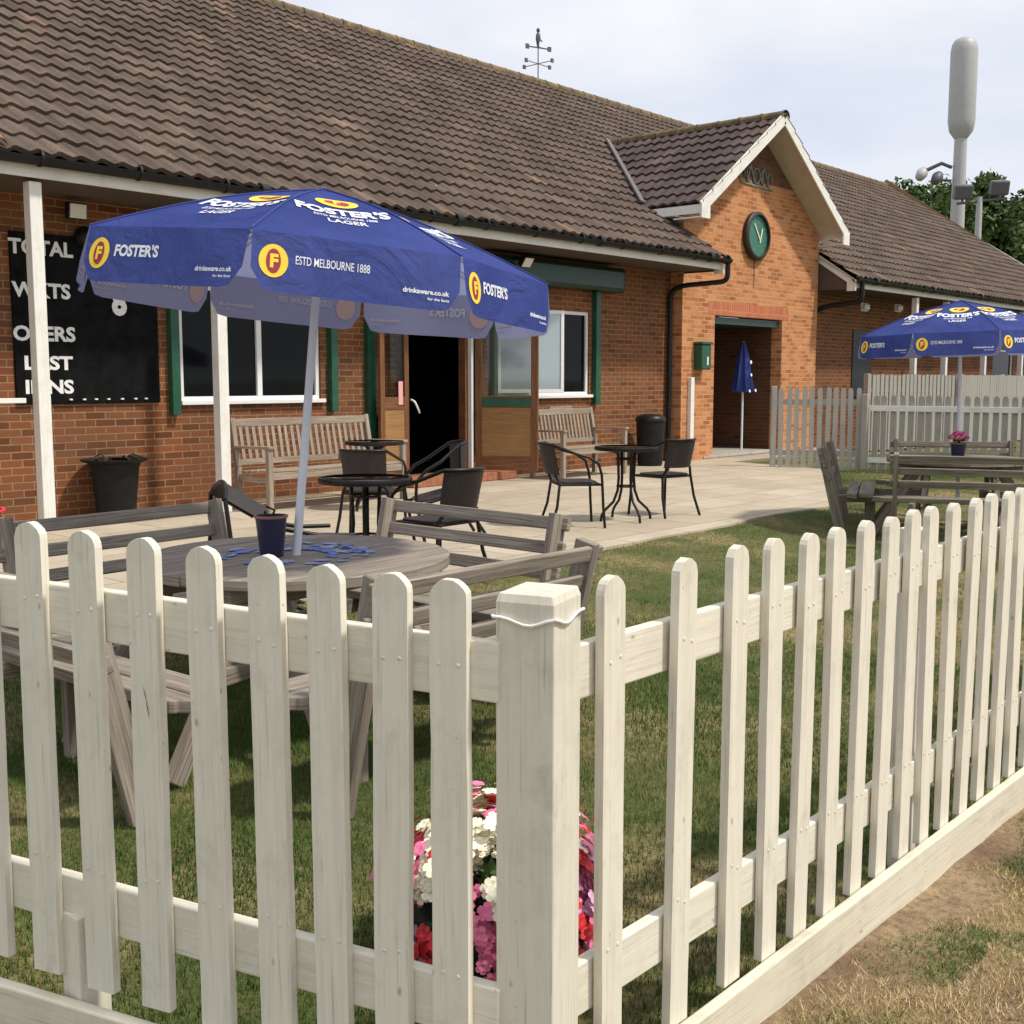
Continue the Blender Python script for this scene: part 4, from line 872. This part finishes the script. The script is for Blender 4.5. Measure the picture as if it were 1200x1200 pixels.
# ------------------------------------------------------------- parasol
def panel_fn(F0, F1, A, off):
    C_ = (F0+F1)/2; e = (F1-F0).normalized(); u = (A-C_); H = u.length; u.normalize(); n = e.cross(u).normalized()
    if n.z < 0: n = -n
    return (lambda x, y: C_+e*x+u*y+n*off), (F1-F0).length, H
def parasol(loc, yaw, ax_tilt, label, group=None, pole_down=.74, R0=1.0):
    """origin at the table hole; canopy fold at 1.24 above"""
    t = thing('parasol', label, 'parasol', loc); t.rotation_euler = Euler((0, 0, 0)); 
    if group: t['group'] = group
    zf = 1.235; za = zf+.315
    t.rotation_mode = 'QUATERNION'; t.rotation_quaternion = (Matrix.Rotation(ax_tilt[1], 3, Vector(ax_tilt[0])) @ Matrix.Rotation(ax_tilt[2] if len(ax_tilt) > 2 else 0, 3, RT)).to_quaternion()
    OBJ('pole', MB().tube([(0, 0, -pole_down), (0, 0, 0), (0, 0, za-.02)], [.02, .019, .017], 14), 'pole_white', t, smooth=60)
    A_ = Vector((0, 0, za)); F = [Vector((R0*math.cos(yaw+k*PI/4), R0*math.sin(yaw+k*PI/4), zf)) for k in range(8)]
    mb = MB(); NS = 6
    def dome(k, s, r):           # slightly sagging panel between ribs
        p = (F[k]*(1-s)+F[(k+1) % 8]*s); q = A_*(1-r)+p*r; sag = .018*math.sin(PI*s)*math.sin(PI*min(1, r*1.0)*.9); q = q.copy(); q.z += .03*math.sin(PI*r)-sag; return q
    for k in range(8):
        for i in range(8):
            for j in range(NS):
                r0, r1 = i/8, (i+1)/8; s0, s1_ = j/NS, (j+1)/NS
                q = [dome(k, s0, r1), dome(k, s1_, r1), dome(k, s1_, r0), dome(k, s0, r0)]
                mb.quad(q if i else q)
    can = OBJ('canopy', mb, 'canopy', t); 
    import bmesh
    bm = bmesh.new(); bm.from_mesh(can.data); bmesh.ops.remove_doubles(bm, verts=bm.verts, dist=1e-4); bmesh.ops.recalc_face_normals(bm, faces=bm.faces)
    if sum(f.normal.z for f in bm.faces) < 0: bmesh.ops.reverse_faces(bm, faces=bm.faces)
    bm.to_mesh(can.data); bm.free(); can.data.shade_smooth(); can.data.set_sharp_from_angle(angle=R(20))
    tw = MB(); ty = MB(); tr = MB(); tp = MB(); tt = MB()
    VH = .205
    for k in range(8):
        F0, F1 = F[k], F[(k+1) % 8]; C_ = (F0+F1)/2; e = (F1-F0).normalized(); Lc = (F1-F0).length; outn = Vector((C_.x, C_.y, 0)).normalized()
        if e.cross(Vector((0, 0, 1))).dot(outn) < 0: pass
        def vf(x, y, off=0, C_=C_, e=e, outn=outn, Lc=Lc, k=k):   # y measured down from fold
            w = .010*math.sin(x*11+k)*y/VH
            return C_+e*x+Vector((0, 0, -y))+outn*(.035*y/VH+w+off)
        # valance flap outline with rounded lower corners
        hw = Lc/2-.004; rc = .075; mbv = MB(); nx = 18
        rows = []
        for i in range(nx+1):
            x = -hw+2*hw*i/nx; dx = hw-abs(x); yb = VH-(rc-math.sqrt(max(0, rc*rc-(rc-dx)**2))) if dx < rc else VH
            rows.append((x, yb))
        b = len(mbv.v)
        for x, yb in rows:
            for j in range(5): mbv.v.append(tuple(vf(x, yb*j/4)))
        for i in range(nx):
            for j in range(4): mbv.face((b+i*5+j, b+i*5+j+1, b+(i+1)*5+j+1, b+(i+1)*5+j), [(0, 0)]*4)
        vo = OBJ('valance', mbv, 'canopy', t); me = vo.data
        if me.polygons[0].normal.dot(outn) < 0: me.flip_normals()
        me.shade_smooth()
        # print: outside reads left to right when seen from outside; e runs counter-clockwise = left to right from outside
        f_out = lambda x, y, vf=vf: vf(x, -y, .0025); f_in = lambda x, y, vf=vf: vf(x, -y, -.0025)
        ex = -hw+.075
        for (f_, T, Y, D_, fl) in ((f_out, tw, ty, tr, False), (f_in, tp, tt, tt, True)):
            put_oval(Y, ex, -.10, .050, .057, f_, 28, fl)
            if T is tw:
                g_ = lambda x, y, vf=vf: vf(x, -y, .004); put_oval(D_, ex, -.10, .025, .042, g_, 24)
                h_ = lambda x, y, vf=vf: vf(x, -y, .0055); put_text(ty, 'F', .028, .048, h_, ex+.002, -.10, .05)
            if k % 2 == 0: put_text(T, "FOSTER'S", .20, .045, f_, ex+.065+.11, -.088, .04, fl)
            else: put_text(T, 'EST\u1d30 MELBOURNE 1888' if False else 'ESTD MELBOURNE 1888', .26, .030, f_, ex+.065+.14, -.088, .01, fl)
            put_text(T, 'drinkaware.co.uk', .17, .018, f_, hw-.125, -.142, .03, fl); put_text(T, 'for the facts', .08, .010, f_, hw-.08, -.166, .02, fl)
        # print on the sloping panel
        def pf(x, y, k=k, off=.004, Lc=Lc):
            H = (A_-C_).length; r = 1-y/H; s = .5+x/(Lc*max(r, .05)); q = dome(k, s, r); n_ = (q-Vector((0, 0, zf-2.2))).normalized(); return q+n_*off
        put_text(tw, "FOSTER'S", .36, .10, lambda x, y: pf(x, y), 0, .42, .045)
        put_text(tw, 'ESTD MELBOURNE 1888', .24, .03, lambda x, y: pf(x, y), 0, .335, .01)
        put_text(tw, 'LAGER', .15, .05, lambda x, y: pf(x, y), 0, .275, .02)
        put_oval(ty, 0, .585, .085, .075, lambda x, y: pf(x, y), 28); put_oval(tr, 0, .585, .05, .045, lambda x, y: pf(x, y, off=.006), 20)
        put_text(ty, 'F', .03, .06, lambda x, y: pf(x, y, off=.008), 0, .585, .04)
    OBJ('white_lettering', tw, 'print_white', can); OBJ('yellow_emblem', ty, 'print_yellow', can); OBJ('red_emblem', tr, 'print_red', can)
    OBJ('lettering_showing_through', tp, 'print_pale', can); OBJ('emblem_showing_through', tt, 'print_tan', can)
    for k in range(8):
        q = F[k]*.985; q = Vector((q.x, q.y, zf-.006)); h_ = MB(); h_.tube([(0, 0, za-.03), A_*.5+q*.5+Vector((0, 0, .012)), q], .006, 6); rb = OBJ('rib', h_, 'pole_white', t, smooth=60)
        m_ = A_*.5+q*.5; OBJ('strut', MB().tube([(0, 0, zf-.02), m_], .005, 6), 'pole_white', rb, smooth=60)
    for k in range(8):
        sp_ = [dome(k, 0, i_/8)+Vector((0, 0, .003)) for i_ in range(9)]; OBJ('seam', MB().tube(sp_, .0035, 5), 'seam_blue', can, smooth=60)
    OBJ('runner', MB().lathe([(.02, zf-.07), (.034, zf-.06), (.034, zf-.01), (.02, zf)], 16), 'pole_white', t, smooth=50)
    OBJ('finial', MB().lathe([(.03, za-.03), (.022, za+.004), (.008, za+.01)], 16), 'pot_blue', t, smooth=50)
    return t
FWD = Vector((.751, .66, 0))
# world yaw for camera-frame angle a: a-48.7 deg; counter-clockwise seen from above
parasol((3.12, 3.98, .63), R(41-48.7), (FWD, R(5.2), R(-1.4)), 'open blue parasol standing in the nearest round wooden table', R0=.975)
parasol((11.25, 4.16, .575), R(-1-48.7), (FWD, R(-1.5), R(0)), 'open blue parasol standing in the round wooden table at the far right', R0=.94)

# ------------------------------------------------------------- round picnic tables
def round_table(loc, rz, label, wood='wood_grey', marks=False, boff=(0, 0)):
    t = thing('picnic_table', label, 'picnic table', loc, rz)
    mb = MB(); Rt = .66; n = 7; pw = 2*Rt/n
    for i in range(n):
        y0 = -Rt+i*pw+.004; y1 = -Rt+(i+1)*pw-.004; P_ = []
        f = lambda y: math.sqrt(max(0, Rt*Rt-y*y)); ys_ = [y0+(y1-y0)*k/6 for k in range(7)]
        P_ = [(f(y), y) for y in ys_]+[(-f(y), y) for y in ys_[::-1]]
        P_ = [p for j, p in enumerate(P_) if j == 0 or math.hypot(p[0]-P_[j-1][0], p[1]-P_[j-1][1]) > 1e-4]
        zo = random.uniform(-.0015, .0015); mb.prism(P_, .707+zo, .75+zo)
    OBJ('tabletop', mb, wood, t, bevel=.005)
    if marks:  # flat blue strokes scattered in a ring on the tabletop
        random.seed(4)
        for mt, cnt, nm in (('blue_mark', 60, 'blue_marks'), ('blue_mark_pale', 34, 'pale_marks')):
            mb = MB()
            for k in range(cnt):
                a = random.uniform(0, 2*PI); r = random.uniform(.13, .34); l_ = random.uniform(.03, .075); w_ = random.uniform(.008, .02); c, s = math.cos(a), math.sin(a); hz = .7535+.0012*(mt == 'blue_mark_pale')+k*.00004
                q = [(r-l_/2, -w_), (r-l_/6, -w_*1.6), (r+l_/2, -w_*.5), (r+l_/2.4, w_*.9), (r, w_*1.4), (r-l_/2, w_)]
                aa = random.uniform(-.5, .5)+1.2; ca, sa = math.cos(aa), math.sin(aa)
                q = [((x-r)*ca-y*sa+r, (x-r)*sa+y*ca) for x, y in q]; mb.quad([(x*c-y*s, x*s+y*c, hz) for x, y in q])
            OBJ(nm, mb, mt, t)
    mb = MB(); mb.beam((-1.0, .0, .66), (1.0, 0, .66), .045, .09); mb.beam((0, -1.0, .66), (0, -.024, .66), .045, .09); mb.beam((0, .024, .66), (0, 1.0, .66), .045, .09)
    OBJ('frame', MB().beam((-.55, .25, .66), (.55, .25, .66), .045, .085).beam((-.55, -.25, .66), (.55, -.25, .66), .045, .085).beam((.25, -.225, .655), (.25, .225, .655), .045, .08).beam((-.25, -.225, .655), (-.25, .225, .655), .045, .08), wood, t, bevel=.004)
    def plank(mb, x0, x1, hl, z0, z1, rr=.05):
        P_ = []
        for (cx, cy, a0) in ((x1-rr, hl-rr, 0), (x0+rr*.3, hl-rr*.3, 90), (x0+rr*.3, -hl+rr*.3, 180), (x1-rr, -hl+rr, 270)):
            q = rr if cx > (x0+x1)/2 else rr*.3
            for k in range(4): a = R(a0+30*k); P_.append((cx+q*math.cos(a), cy+q*math.sin(a)))
        # rotate so that length is uv u
        b = len(mb.v); mb.prism([(y, -x) for x, y in P_], z0, z1); mb.xf(Matrix(((0, -1, 0, 0), (1, 0, 0, 0), (0, 0, 1, 0), (0, 0, 0, 1))), b)
    for k in range(4):
        Mk = Matrix.Translation((boff[0], boff[1], 0)) @ Matrix.Rotation(k*PI/2, 4, 'Z')
        mb = MB(); plank(mb, .76, .90, .66, .405, .445, .03); plank(mb, .91, 1.07, .77, .400, .445, .09); OBJ('seat', mb.xf(Mk), wood, t, bevel=.005)
        mb = MB(); tt_ = random.uniform(-.006, .006)
        for zc, xx in ((.815, 1.262), (.70, 1.222), (.585, 1.18)):
            mb.beam((xx, -.63, zc+tt_), (xx+.0, .63, zc-tt_), .028, .062, (.3, 0, 1))
        OBJ('backrest', mb.xf(Mk), wood, t, bevel=.006)
        for s in (-1, 1):
            y = s*.45; yu = s*.575
            mb = MB(); mb.beam((1.045, yu, .02), (1.243, yu, .86), .095, .042, (0, 1, 0)); OBJ('upright', mb.xf(Mk), wood, t, bevel=.004)
            mb = MB(); mb.beam((.80, y*.62, 0), (.80, y*.62, .40), .09, .045, (0, 1, 0)); OBJ('leg', mb.xf(Mk), wood, t, bevel=.004)
            mb = MB(); mb.beam((.30, y*.62, .37), (1.12, y*.98, .37), .045, .07); mb.beam((.35, y*.62, .68), (.78, y*.80, .02), .045, .08); OBJ('bearer', mb.xf(Mk), wood, t, bevel=.004)
    return t
random.seed(21)
round_table((3.12, 3.98, -.12), R(50-48.7), 'nearest round wooden picnic table with four curved-end seats and slatted backs', marks=True, boff=(-.06, .065))
round_table((11.25, 4.16, -.12), R(-18-48.7), 'round weathered picnic table with backed benches at the far right of the lawn', 'wood_green')

def flower_head(mb, c, r, n=5, tilt=None):
    d = Vector(tilt or (random.uniform(-1, 1), random.uniform(-1, 1), random.uniform(.2, 1))).normalized(); a = d.orthogonal().normalized(); b_ = d.cross(a); c = Vector(c); ph = random.random()*6
    for k in range(n):
        t = ph+2*PI*k/n; u = a*math.cos(t)+b_*math.sin(t); w = a*(-math.sin(t))+b_*math.cos(t)
        mb.quad([c, c+u*r*.45-w*r*.40+d*r*.12, c+u*r*.85-w*r*.36+d*r*.1, c+u*r*1.0+d*r*.04, c+u*r*.85+w*r*.36+d*r*.1, c+u*r*.45+w*r*.40+d*r*.12])
def leafblob(mb, c, rad, n, s):
    for _ in range(n):
        d = Vector((random.gauss(0, 1), random.gauss(0, 1), random.gauss(0, .8))).normalized(); p = Vector(c)+Vector((d.x*rad[0], d.y*rad[1], d.z*rad[2]))*random.uniform(.4, 1); u = Vector((random.gauss(0, 1), random.gauss(0, 1), random.gauss(0, .6))).normalized(); w = u.cross(d).normalized() if u.cross(d).length > .05 else d.orthogonal(); q = s*random.uniform(.7, 1.3)
        mb.quad([p-u*q, p-w*q*.45, p+u*q, p+w*q*.45])
# pots on the tables
def pot(loc, label, flower=None, r=.068, h=.175, group=None):
    t = thing('flower_pot', label, 'flower pot', loc)
    OBJ('pot', MB().lathe([(r*.72, 0), (r*.95, h*.85), (r*1.0, h), (r*.9, h), (r*.88, h*.9)], 28), 'pot_blue', t, smooth=40)
    OBJ('rim', MB().lathe([(r*.97, h*.93), (r*1.06, h*.95), (r*1.06, h*1.0), (r*.92, h*1.005), (r*.9, h*.94)], 28, caps=False), 'pot_rim', t, smooth=40)
    OBJ('soil', MB().lathe([(r*.9, h*.86), (r*.6, h*.93), (.01, h*.95)], 20), 'soil', t, smooth=60)
    if flower:
        mb = MB(); leafblob(mb, (0, 0, h+.03), (r*.9, r*.9, .05), 80, .018); OBJ('leaves', mb, 'leaf', t)
        mb = MB()
        for _ in range(60): d = Vector((random.gauss(0, 1), random.gauss(0, 1), abs(random.gauss(0, 1)))).normalized(); flower_head(mb, (d.x*r*1.1, d.y*r*1.1, h+.045+d.z*.06), .02)
        OBJ('blossom', mb, flower, t)
    else: OBJ('dead_stem', MB().tube([(.01, .01, h*.9), (.02, 0, h+.02), (.0, .03, h+.035)], .006, 6).tube([(-.02, .01, h*.9), (-.03, 0, h+.02)], .006, 6), 'soil', t)
    return t
random.seed(31)
pot((3.02, 4.02, .632), 'dark blue pot with brown rim and no flowers on the nearest table')
pot((11.12, 4.12, .632), 'dark pot of pink red flowers on the far right picnic table', 'petal_pink', .075, .15)
pot((4.30, 9.62, 0), 'dark pot of red flowers on the paving at the far left edge', 'petal_red', .16, .25)

# flower planter behind the corner post
pl = thing('flower_planter', 'dark green tub crowded with white, pink and red bedding flowers behind the corner post', 'planter', (2.13, 1.93, -.15), R(-48.7))
OBJ('tub', MB().lathe([(.17, 0), (.215, .17), (.225, .18), (.225, .20), (.20, .20), (.19, .16)], 32), 'green_dark', pl, smooth=40)
random.seed(8)
mb = MB(); leafblob(mb, (0, 0, .27), (.20, .20, .13), 700, .024); OBJ('leaves', mb, 'leaf', pl)
cols = {'petal_white': MB(), 'petal_pink': MB(), 'petal_red': MB(), 'petal_lilac': MB()}
cl = []
for _ in range(80):
    a = random.uniform(0, 2*PI); z = random.uniform(.12, .43); rr = .255*math.sqrt(max(0.03, 1-((z-.20)/.245)**2)); 
    pr = random.random(); w = ('petal_white' if pr < .82 else 'petal_pink') if z > .38 else (('petal_red' if pr < .35 else 'petal_white' if pr < .65 else 'petal_pink') if z > .29 else ('petal_pink' if pr < .55 else 'petal_lilac' if pr < .75 else 'petal_red'))
    cl.append((rr*math.cos(a), rr*math.sin(a), z, w))
for cx, cy, cz, w in cl:
    for _ in range(15):
        c = Vector((cx, cy, cz))+Vector((random.gauss(0, .03), random.gauss(0, .03), random.gauss(0, .026))); d = Vector((c.x, c.y, (c.z-.2)*1.2+.05)); flower_head(cols[w], c, random.uniform(.019, .028), 5, d+Vector((random.uniform(-.1, .1), random.uniform(-.1, .1), random.uniform(-.05, .1))))
for k, nm in (('petal_white', 'white_blossom'), ('petal_pink', 'pink_blossom'), ('petal_red', 'red_blossom'), ('petal_lilac', 'lilac_blossom')): OBJ(nm, cols[k], k, pl)

# ------------------------------------------------------------- bistro sets
def bistro_chair(name, loc, rot, label, group):
    t = thing(name, label, 'chair', loc, 0, group); t.rotation_euler = rot if isinstance(rot, tuple) else (0, 0, rot)
    # faces +x ; seat
    mb = MB(); nxx = 8
    P_ = [(.21*math.cos(a)+.01, .215*math.sin(a)) for a in [2*PI*k/24 for k in range(24)]]; P_ = [(max(-.19, min(.2, x*1.15)), max(-.205, min(.205, y*1.15))) for x, y in P_]; mb.prism(P_, .415, .432); OBJ('seat', mb, 'rattan', t, bevel=.004)
    mb = MB(); rows = 7; colsn = 9
    def bk(u, v, off=0): a = (u-.5)*1.75; z = .50+v*.27; r = .235+.015*v+off; return Vector((-.02-r*math.cos(a)*.98-.05*v, r*math.sin(a)*1.0, z))
    for off, fl in ((0, 1), (.012, 0)):
        b = len(mb.v)
        for i in range(colsn+1):
            for j in range(rows+1): mb.v.append(tuple(bk(i/colsn, j/rows, off)))
        for i in range(colsn):
            for j in range(rows):
                q = (b+i*(rows+1)+j, b+(i+1)*(rows+1)+j, b+(i+1)*(rows+1)+j+1, b+i*(rows+1)+j+1); uv = [(i/colsn*.42, j/rows*.27), ((i+1)/colsn*.42, j/rows*.27), ((i+1)/colsn*.42, (j+1)/rows*.27), (i/colsn*.42, (j+1)/rows*.27)]
                mb.face(q if fl else q[::-1], uv)
    OBJ('backrest', mb, 'rattan', t, smooth=50)
    r = .0135; top = [bk(u/10, 1.04, .006) for u in range(11)]
    for s in (-1, 1):
        e = top[0] if s < 0 else top[-1]
        arm = [e, Vector((-.04, s*.265, .70)), Vector((.09, s*.275, .665)), Vector((.185, s*.27, .60)), Vector((.215, s*.26, .50)), Vector((.225, s*.245, .42))]
        OBJ('armrest', MB().tube(arm, r, 8), 'iron', t, smooth=60)
        OBJ('leg', MB().tube([(.225, s*.245, .42), (.235, s*.25, .2), (.25, s*.262, 0)], r, 8), 'iron', t, smooth=60)
        OBJ('leg', MB().tube([bk(.12 if s < 0 else .88, 0, .01), (-.17, s*.2, .42), (-.20, s*.225, .2), (-.265, s*.25, 0)], r, 8), 'iron', t, smooth=60)
    fr_ = MB().tube(top, r, 8); fr_.tube([(.215, -.245, .405), (.215, .245, .405)], r*.9, 6); fr_.tube([(-.17, -.2, .405), (-.17, .2, .405)], r*.9, 6)
    for s in (-1, 1): fr_.tube([(.215, s*.225, .405), (-.17, s*.2, .405)], r*.9, 6)
    OBJ('frame', fr_, 'iron', t, smooth=60); return t
def bistro_table(loc, rz, label, group, r=.31):
    t = thing('bistro_table', label, 'table', loc, rz, group)
    OBJ('tabletop', MB().lathe([(r-.01, .70), (r, .705), (r, .722), (r-.012, .728)], 40), 'pane_dark', t, smooth=40)
    mb = MB().lathe([(r-.02, .69), (r+.004, .694), (r+.008, .715), (r+.002, .730), (r-.014, .731)], 40, caps=False); OBJ('rim', mb, 'iron', t, smooth=50)
    for k in range(4):
        a = PI/4+k*PI/2; c, s = math.cos(a), math.sin(a)
        OBJ('leg', MB().tube([(c*.17, s*.17, .695), (c*.095, s*.095, .66), (c*.085, s*.085, .42), (c*.095, s*.095, .30), (c*.14, s*.14, .19), (c*.235, s*.235, .11), (c*.27, s*.27, .06), (c*.28, s*.28, 0)], .0135, 8), 'iron', t, smooth=60)
    OBJ('brace', MB().lathe([(.10, .60), (.106, .60), (.106, .615), (.10, .615)], 20, caps=False).lathe([(.09, .33), (.097, .33), (.097, .345), (.09, .345)], 20, caps=False), 'iron', t); return t
G1 = 'bistro chairs and tables on the patio'
bt = bistro_table((9.33, 6.70, 0), R(20), 'dark round bistro table between two rattan chairs near the slatted bench', 'bistro tables')
dup(bt, (5.20, 5.88, 0), R(-3), 'dark round bistro table nearest the parasol', 'bistro tables')
dup(bt, (8.36, 9.30, 0), R(50), 'dark round bistro table in front of the left wooden bench', 'bistro tables')
def ang(cx, cy): return math.atan2(cy, cx)
camr = lambda a: R(a-48.7)    # camera-frame angle (0 = right, 90 = away) to world
c0 = bistro_chair('bistro_chair', (8.66, 6.84, 0), camr(10), 'black rattan armchair left of the far bistro table, facing right', 'bistro chairs')
dup(c0, (9.97, 6.68, 0), camr(128), 'black rattan armchair right of the far bistro table, its back to the porch', 'bistro chairs')
dup(c0, (6.80, 7.62, 0), camr(82), 'black rattan armchair behind the table nearest the parasol, in front of the left bench', 'bistro chairs')
dup(c0, (5.68, 5.66, 0), camr(140), 'black rattan armchair right of the table nearest the parasol', 'bistro chairs')
dup(c0, (6.75, 6.60, .05), (0, R(14), camr(195)), 'black rattan armchair tipped in front of the dark open doorway', 'bistro chairs')
dup(c0, (4.52, 5.46, .22), (0, R(70), camr(206)), 'black rattan armchair tipped forward against the back of the nearest picnic table', 'bistro chairs')

# ------------------------------------------------------------- wooden benches against the wall
def bench(loc, rz, w, label, scroll=False):
    t = thing('garden_bench', label, 'bench', loc, rz, None)
    # faces -y ; back at y=0
    mb = MB()
    for k in range(5): y = -.52+k*.105; mb.beam((-w/2+.03, y, .43-.006*k), (w/2-.03, y, .43-.006*k), .088, .024)
    OBJ('seat', mb, 'wood_bench', t, bevel=.004)
    OBJ('apron', MB().beam((-w/2+.06, -.55, .375), (w/2-.06, -.55, .375), .03, .075), 'wood_bench', t, bevel=.004)
    mb = MB(); mb.beam((-w/2+.06, .085, .92), (w/2-.06, .085, .92), .035, .085); mb.beam((-w/2+.06, -.0, .50), (w/2-.06, -.0, .50), .035, .06)
    n = int(w/.092)
    for k in range(n): x = -w/2+.12+(w-.24)*k/(n-1); mb.beam((x, .01, .53), (x, .08, .88), .016, .042, (1, 0, 0))
    if scroll: mb.beam((-.26, .09, .975), (.26, .09, .975), .03, .05)
    OBJ('backrest', mb, 'wood_bench', t, bevel=.003)
    for s in (-1, 1):
        x = s*(w/2-.03)
        OBJ('leg', MB().beam((x, -.55, 0), (x, -.55, .66), .058, .06, (0, 1, 0)), 'wood_bench', t, bevel=.004)
        OBJ('leg', MB().beam((x, .0, 0), (x, .0, .45), .058, .06, (0, 1, 0)).beam((x, .0, .4501), (x, .10, .97), .056, .058, (0, 1, 0)), 'wood_bench', t, bevel=.004)
        OBJ('armrest', MB().beam((x, -.60, .675), (x, .03, .665), .075, .03).beam((x, -.51, .33), (x, -.04, .33), .03, .06), 'wood_bench', t, bevel=.005)
    return t
bench((8.36, 10.42, 0), 0, 1.96, 'long weathered wooden slatted bench under the left window')
bench((13.25, 10.62, 0), 0, 1.50, 'shorter weathered wooden bench with raised centre top rail under the right window', True)
# tubs and bins
tb = thing('plant_tub', 'large black plastic tub with wide flared rim against the left brick wall', 'plant tub', (6.18, 10.78, 0))
OBJ('tub', MB().lathe([(.185, 0), (.19, .02), (.235, .50), (.25, .53), (.25, .56), (.225, .56), (.22, .50)], 32), 'bin_black', tb, smooth=40)
OBJ('rim', MB().lathe([(.235, .535), (.33, .57), (.335, .585), (.22, .58)], 32, caps=False), 'bin_black', tb, smooth=40)
mb = MB(); random.seed(5)
for k in range(14): a = random.uniform(0, 2*PI); mb.tube([(.1*math.cos(a), .1*math.sin(a), .55), (.2*math.cos(a), .2*math.sin(a), .60+random.uniform(0, .03)), (.33*math.cos(a), .33*math.sin(a), .585)], [.012, .01, .004], 5)
OBJ('stems', mb, 'soil', tb)
bn = thing('litter_bin', 'round black litter bin against the wall between the right bench and the porch', 'bin', (15.62, 10.75, 0))
OBJ('body', MB().lathe([(.19, 0), (.20, .03), (.23, .70), (.23, .72)], 28), 'bin_black', bn, smooth=40)
OBJ('lid', MB().lathe([(.245, .715), (.25, .74), (.22, .80), (.12, .83), (.03, .835)], 28), 'black_plastic', bn, smooth=50)
# folded parasol in the porch
fp = thing('folded_parasol', 'folded blue parasol on a white pole standing inside the porch', 'parasol', (19.62, GN+.5, .05))
OBJ('pole', MB().tube([(0, 0, 0), (0, 0, 2.05)], .022, 10), 'pole_white', fp, smooth=60)
mb = MB(); n = 24; pr = [(.16, 1.10), (.19, 1.14), (.13, 1.45), (.10, 1.75), (.04, 1.98), (.02, 2.05)]; b = 0
for r, z in pr:
    for k in range(n): a = 2*PI*k/n; q = r*(1+.22*math.cos(8*a)); mb.v.append((q*math.cos(a), q*math.sin(a), z))
for i in range(len(pr)-1):
    for k in range(n): q = (k+1) % n; mb.face((i*n+k, i*n+q, (i+1)*n+q, (i+1)*n+k), [(0, 0)]*4)
c_ = OBJ('canopy', mb, 'canopy', fp, smooth=60)
mb = MB()
for cx, cz, rr in ((0, 1.66, .035), (-.12, 1.12, .03), (.10, 1.13, .03), (-.02, 1.42, .03)): put_oval(mb, cx, cz, rr, rr, lambda x, y: (x, -.235+.10*(y-1.0), y), 16)
OBJ('emblem', mb, 'print_pale', c_)

# ------------------------------------------------------------- far fences
def grey_fence(a, b_, H, step, pw, label, rails=(.95, .25), top='round', white_rail=False, z=-.1, mt='paint_oldgrey'):
    a = Vector(a); b_ = Vector(b_); t = thing('picket_fence' if top == 'round' else 'board_fence', label, 'fence', (a.x, a.y, z)); d = (b_-a); L_ = d.length; d.normalize(); an = math.atan2(d.y, d.x); t.rotation_euler = (0, 0, an)
    n = int(L_/step); first = None
    for k in range(n+1):
        if first is None:
            mb = MB(); r_ = pw/2; pts_ = [(-r_, 0), (r_, 0), (r_, H-r_)]+[(r_*math.cos(q), H-r_+r_*math.sin(q)) for q in (PI/4, PI/2, 3*PI/4)]+[(-r_, H-r_)] if top == 'round' else [(-r_, 0), (r_, 0), (r_, H), (-r_, H)]
            m = len(pts_); mb.v += [(x, -.009, q) for x, q in pts_]+[(x, .009, q) for x, q in pts_]; mb.face(range(m), [(q, x) for x, q in pts_]); mb.face([m+i for i in range(m)][::-1], [(q, x) for x, q in pts_[::-1]])
            for i in range(m): j = (i+1) % m; mb.face((i, m+i, m+j, j), [(0, 0), (0, .02), (.1, .02), (.1, 0)])
            first = OBJ('picket' if top == 'round' else 'board', mb, mt, t); o = first
        else: o = first.copy(); SC.collection.objects.link(o); o.parent = t
        o.location = (k*step, 0, random.uniform(-.01, .01)); o.rotation_euler = (0, random.uniform(-.012, .012), 0)
    for rz_ in rails: OBJ('rail', MB().beam((-.05, -.03 if white_rail else .03, rz_), (L_+.05, -.03 if white_rail else .03, rz_), .04, .085), 'paint_white' if white_rail else mt, t, bevel=.004)
    k = 0
    while k <= L_+.01: OBJ('fence_post', MB().beam((k, .06 if not white_rail else -.08, 0), (k, .06 if not white_rail else -.08, H+.02), .1, .09, (1, 0, 0)), mt, t, bevel=.01); k += max(1.6, L_/max(1, round(L_/2.2)))
    return t
P1 = (16.64, 9.10); P2 = (17.30, 7.85); P3 = (18.2, 4.2)
random.seed(2)
gt = grey_fence((*P1, 0), (*P2, 0), 1.28, .118, .075, 'weathered grey picket gate section beside the porch opening', rails=(1.05, .25), z=-.02, mt='paint_greyfence')
grey_fence((*P2, 0), (17.9, 3.2, 0), 1.22, .135, .085, 'weathered grey picket fence with white rails behind the far picnic table', rails=(1.02, .22), white_rail=True, z=-.08)
grey_fence((21.9, 9.9, 0), (25.2, 9.4, 0), 1.5, .15, .11, 'tall grey gapped board fence in front of the brick wing', rails=(1.2, .3), top='flat', z=-.02)
grey_fence((25.2, 9.3, 0), (36.0, 8.6, 0), 1.5, .112, .108, 'tall grey close boarded fence at the right of the wing', rails=(1.2, .3), top='flat', z=-.02)
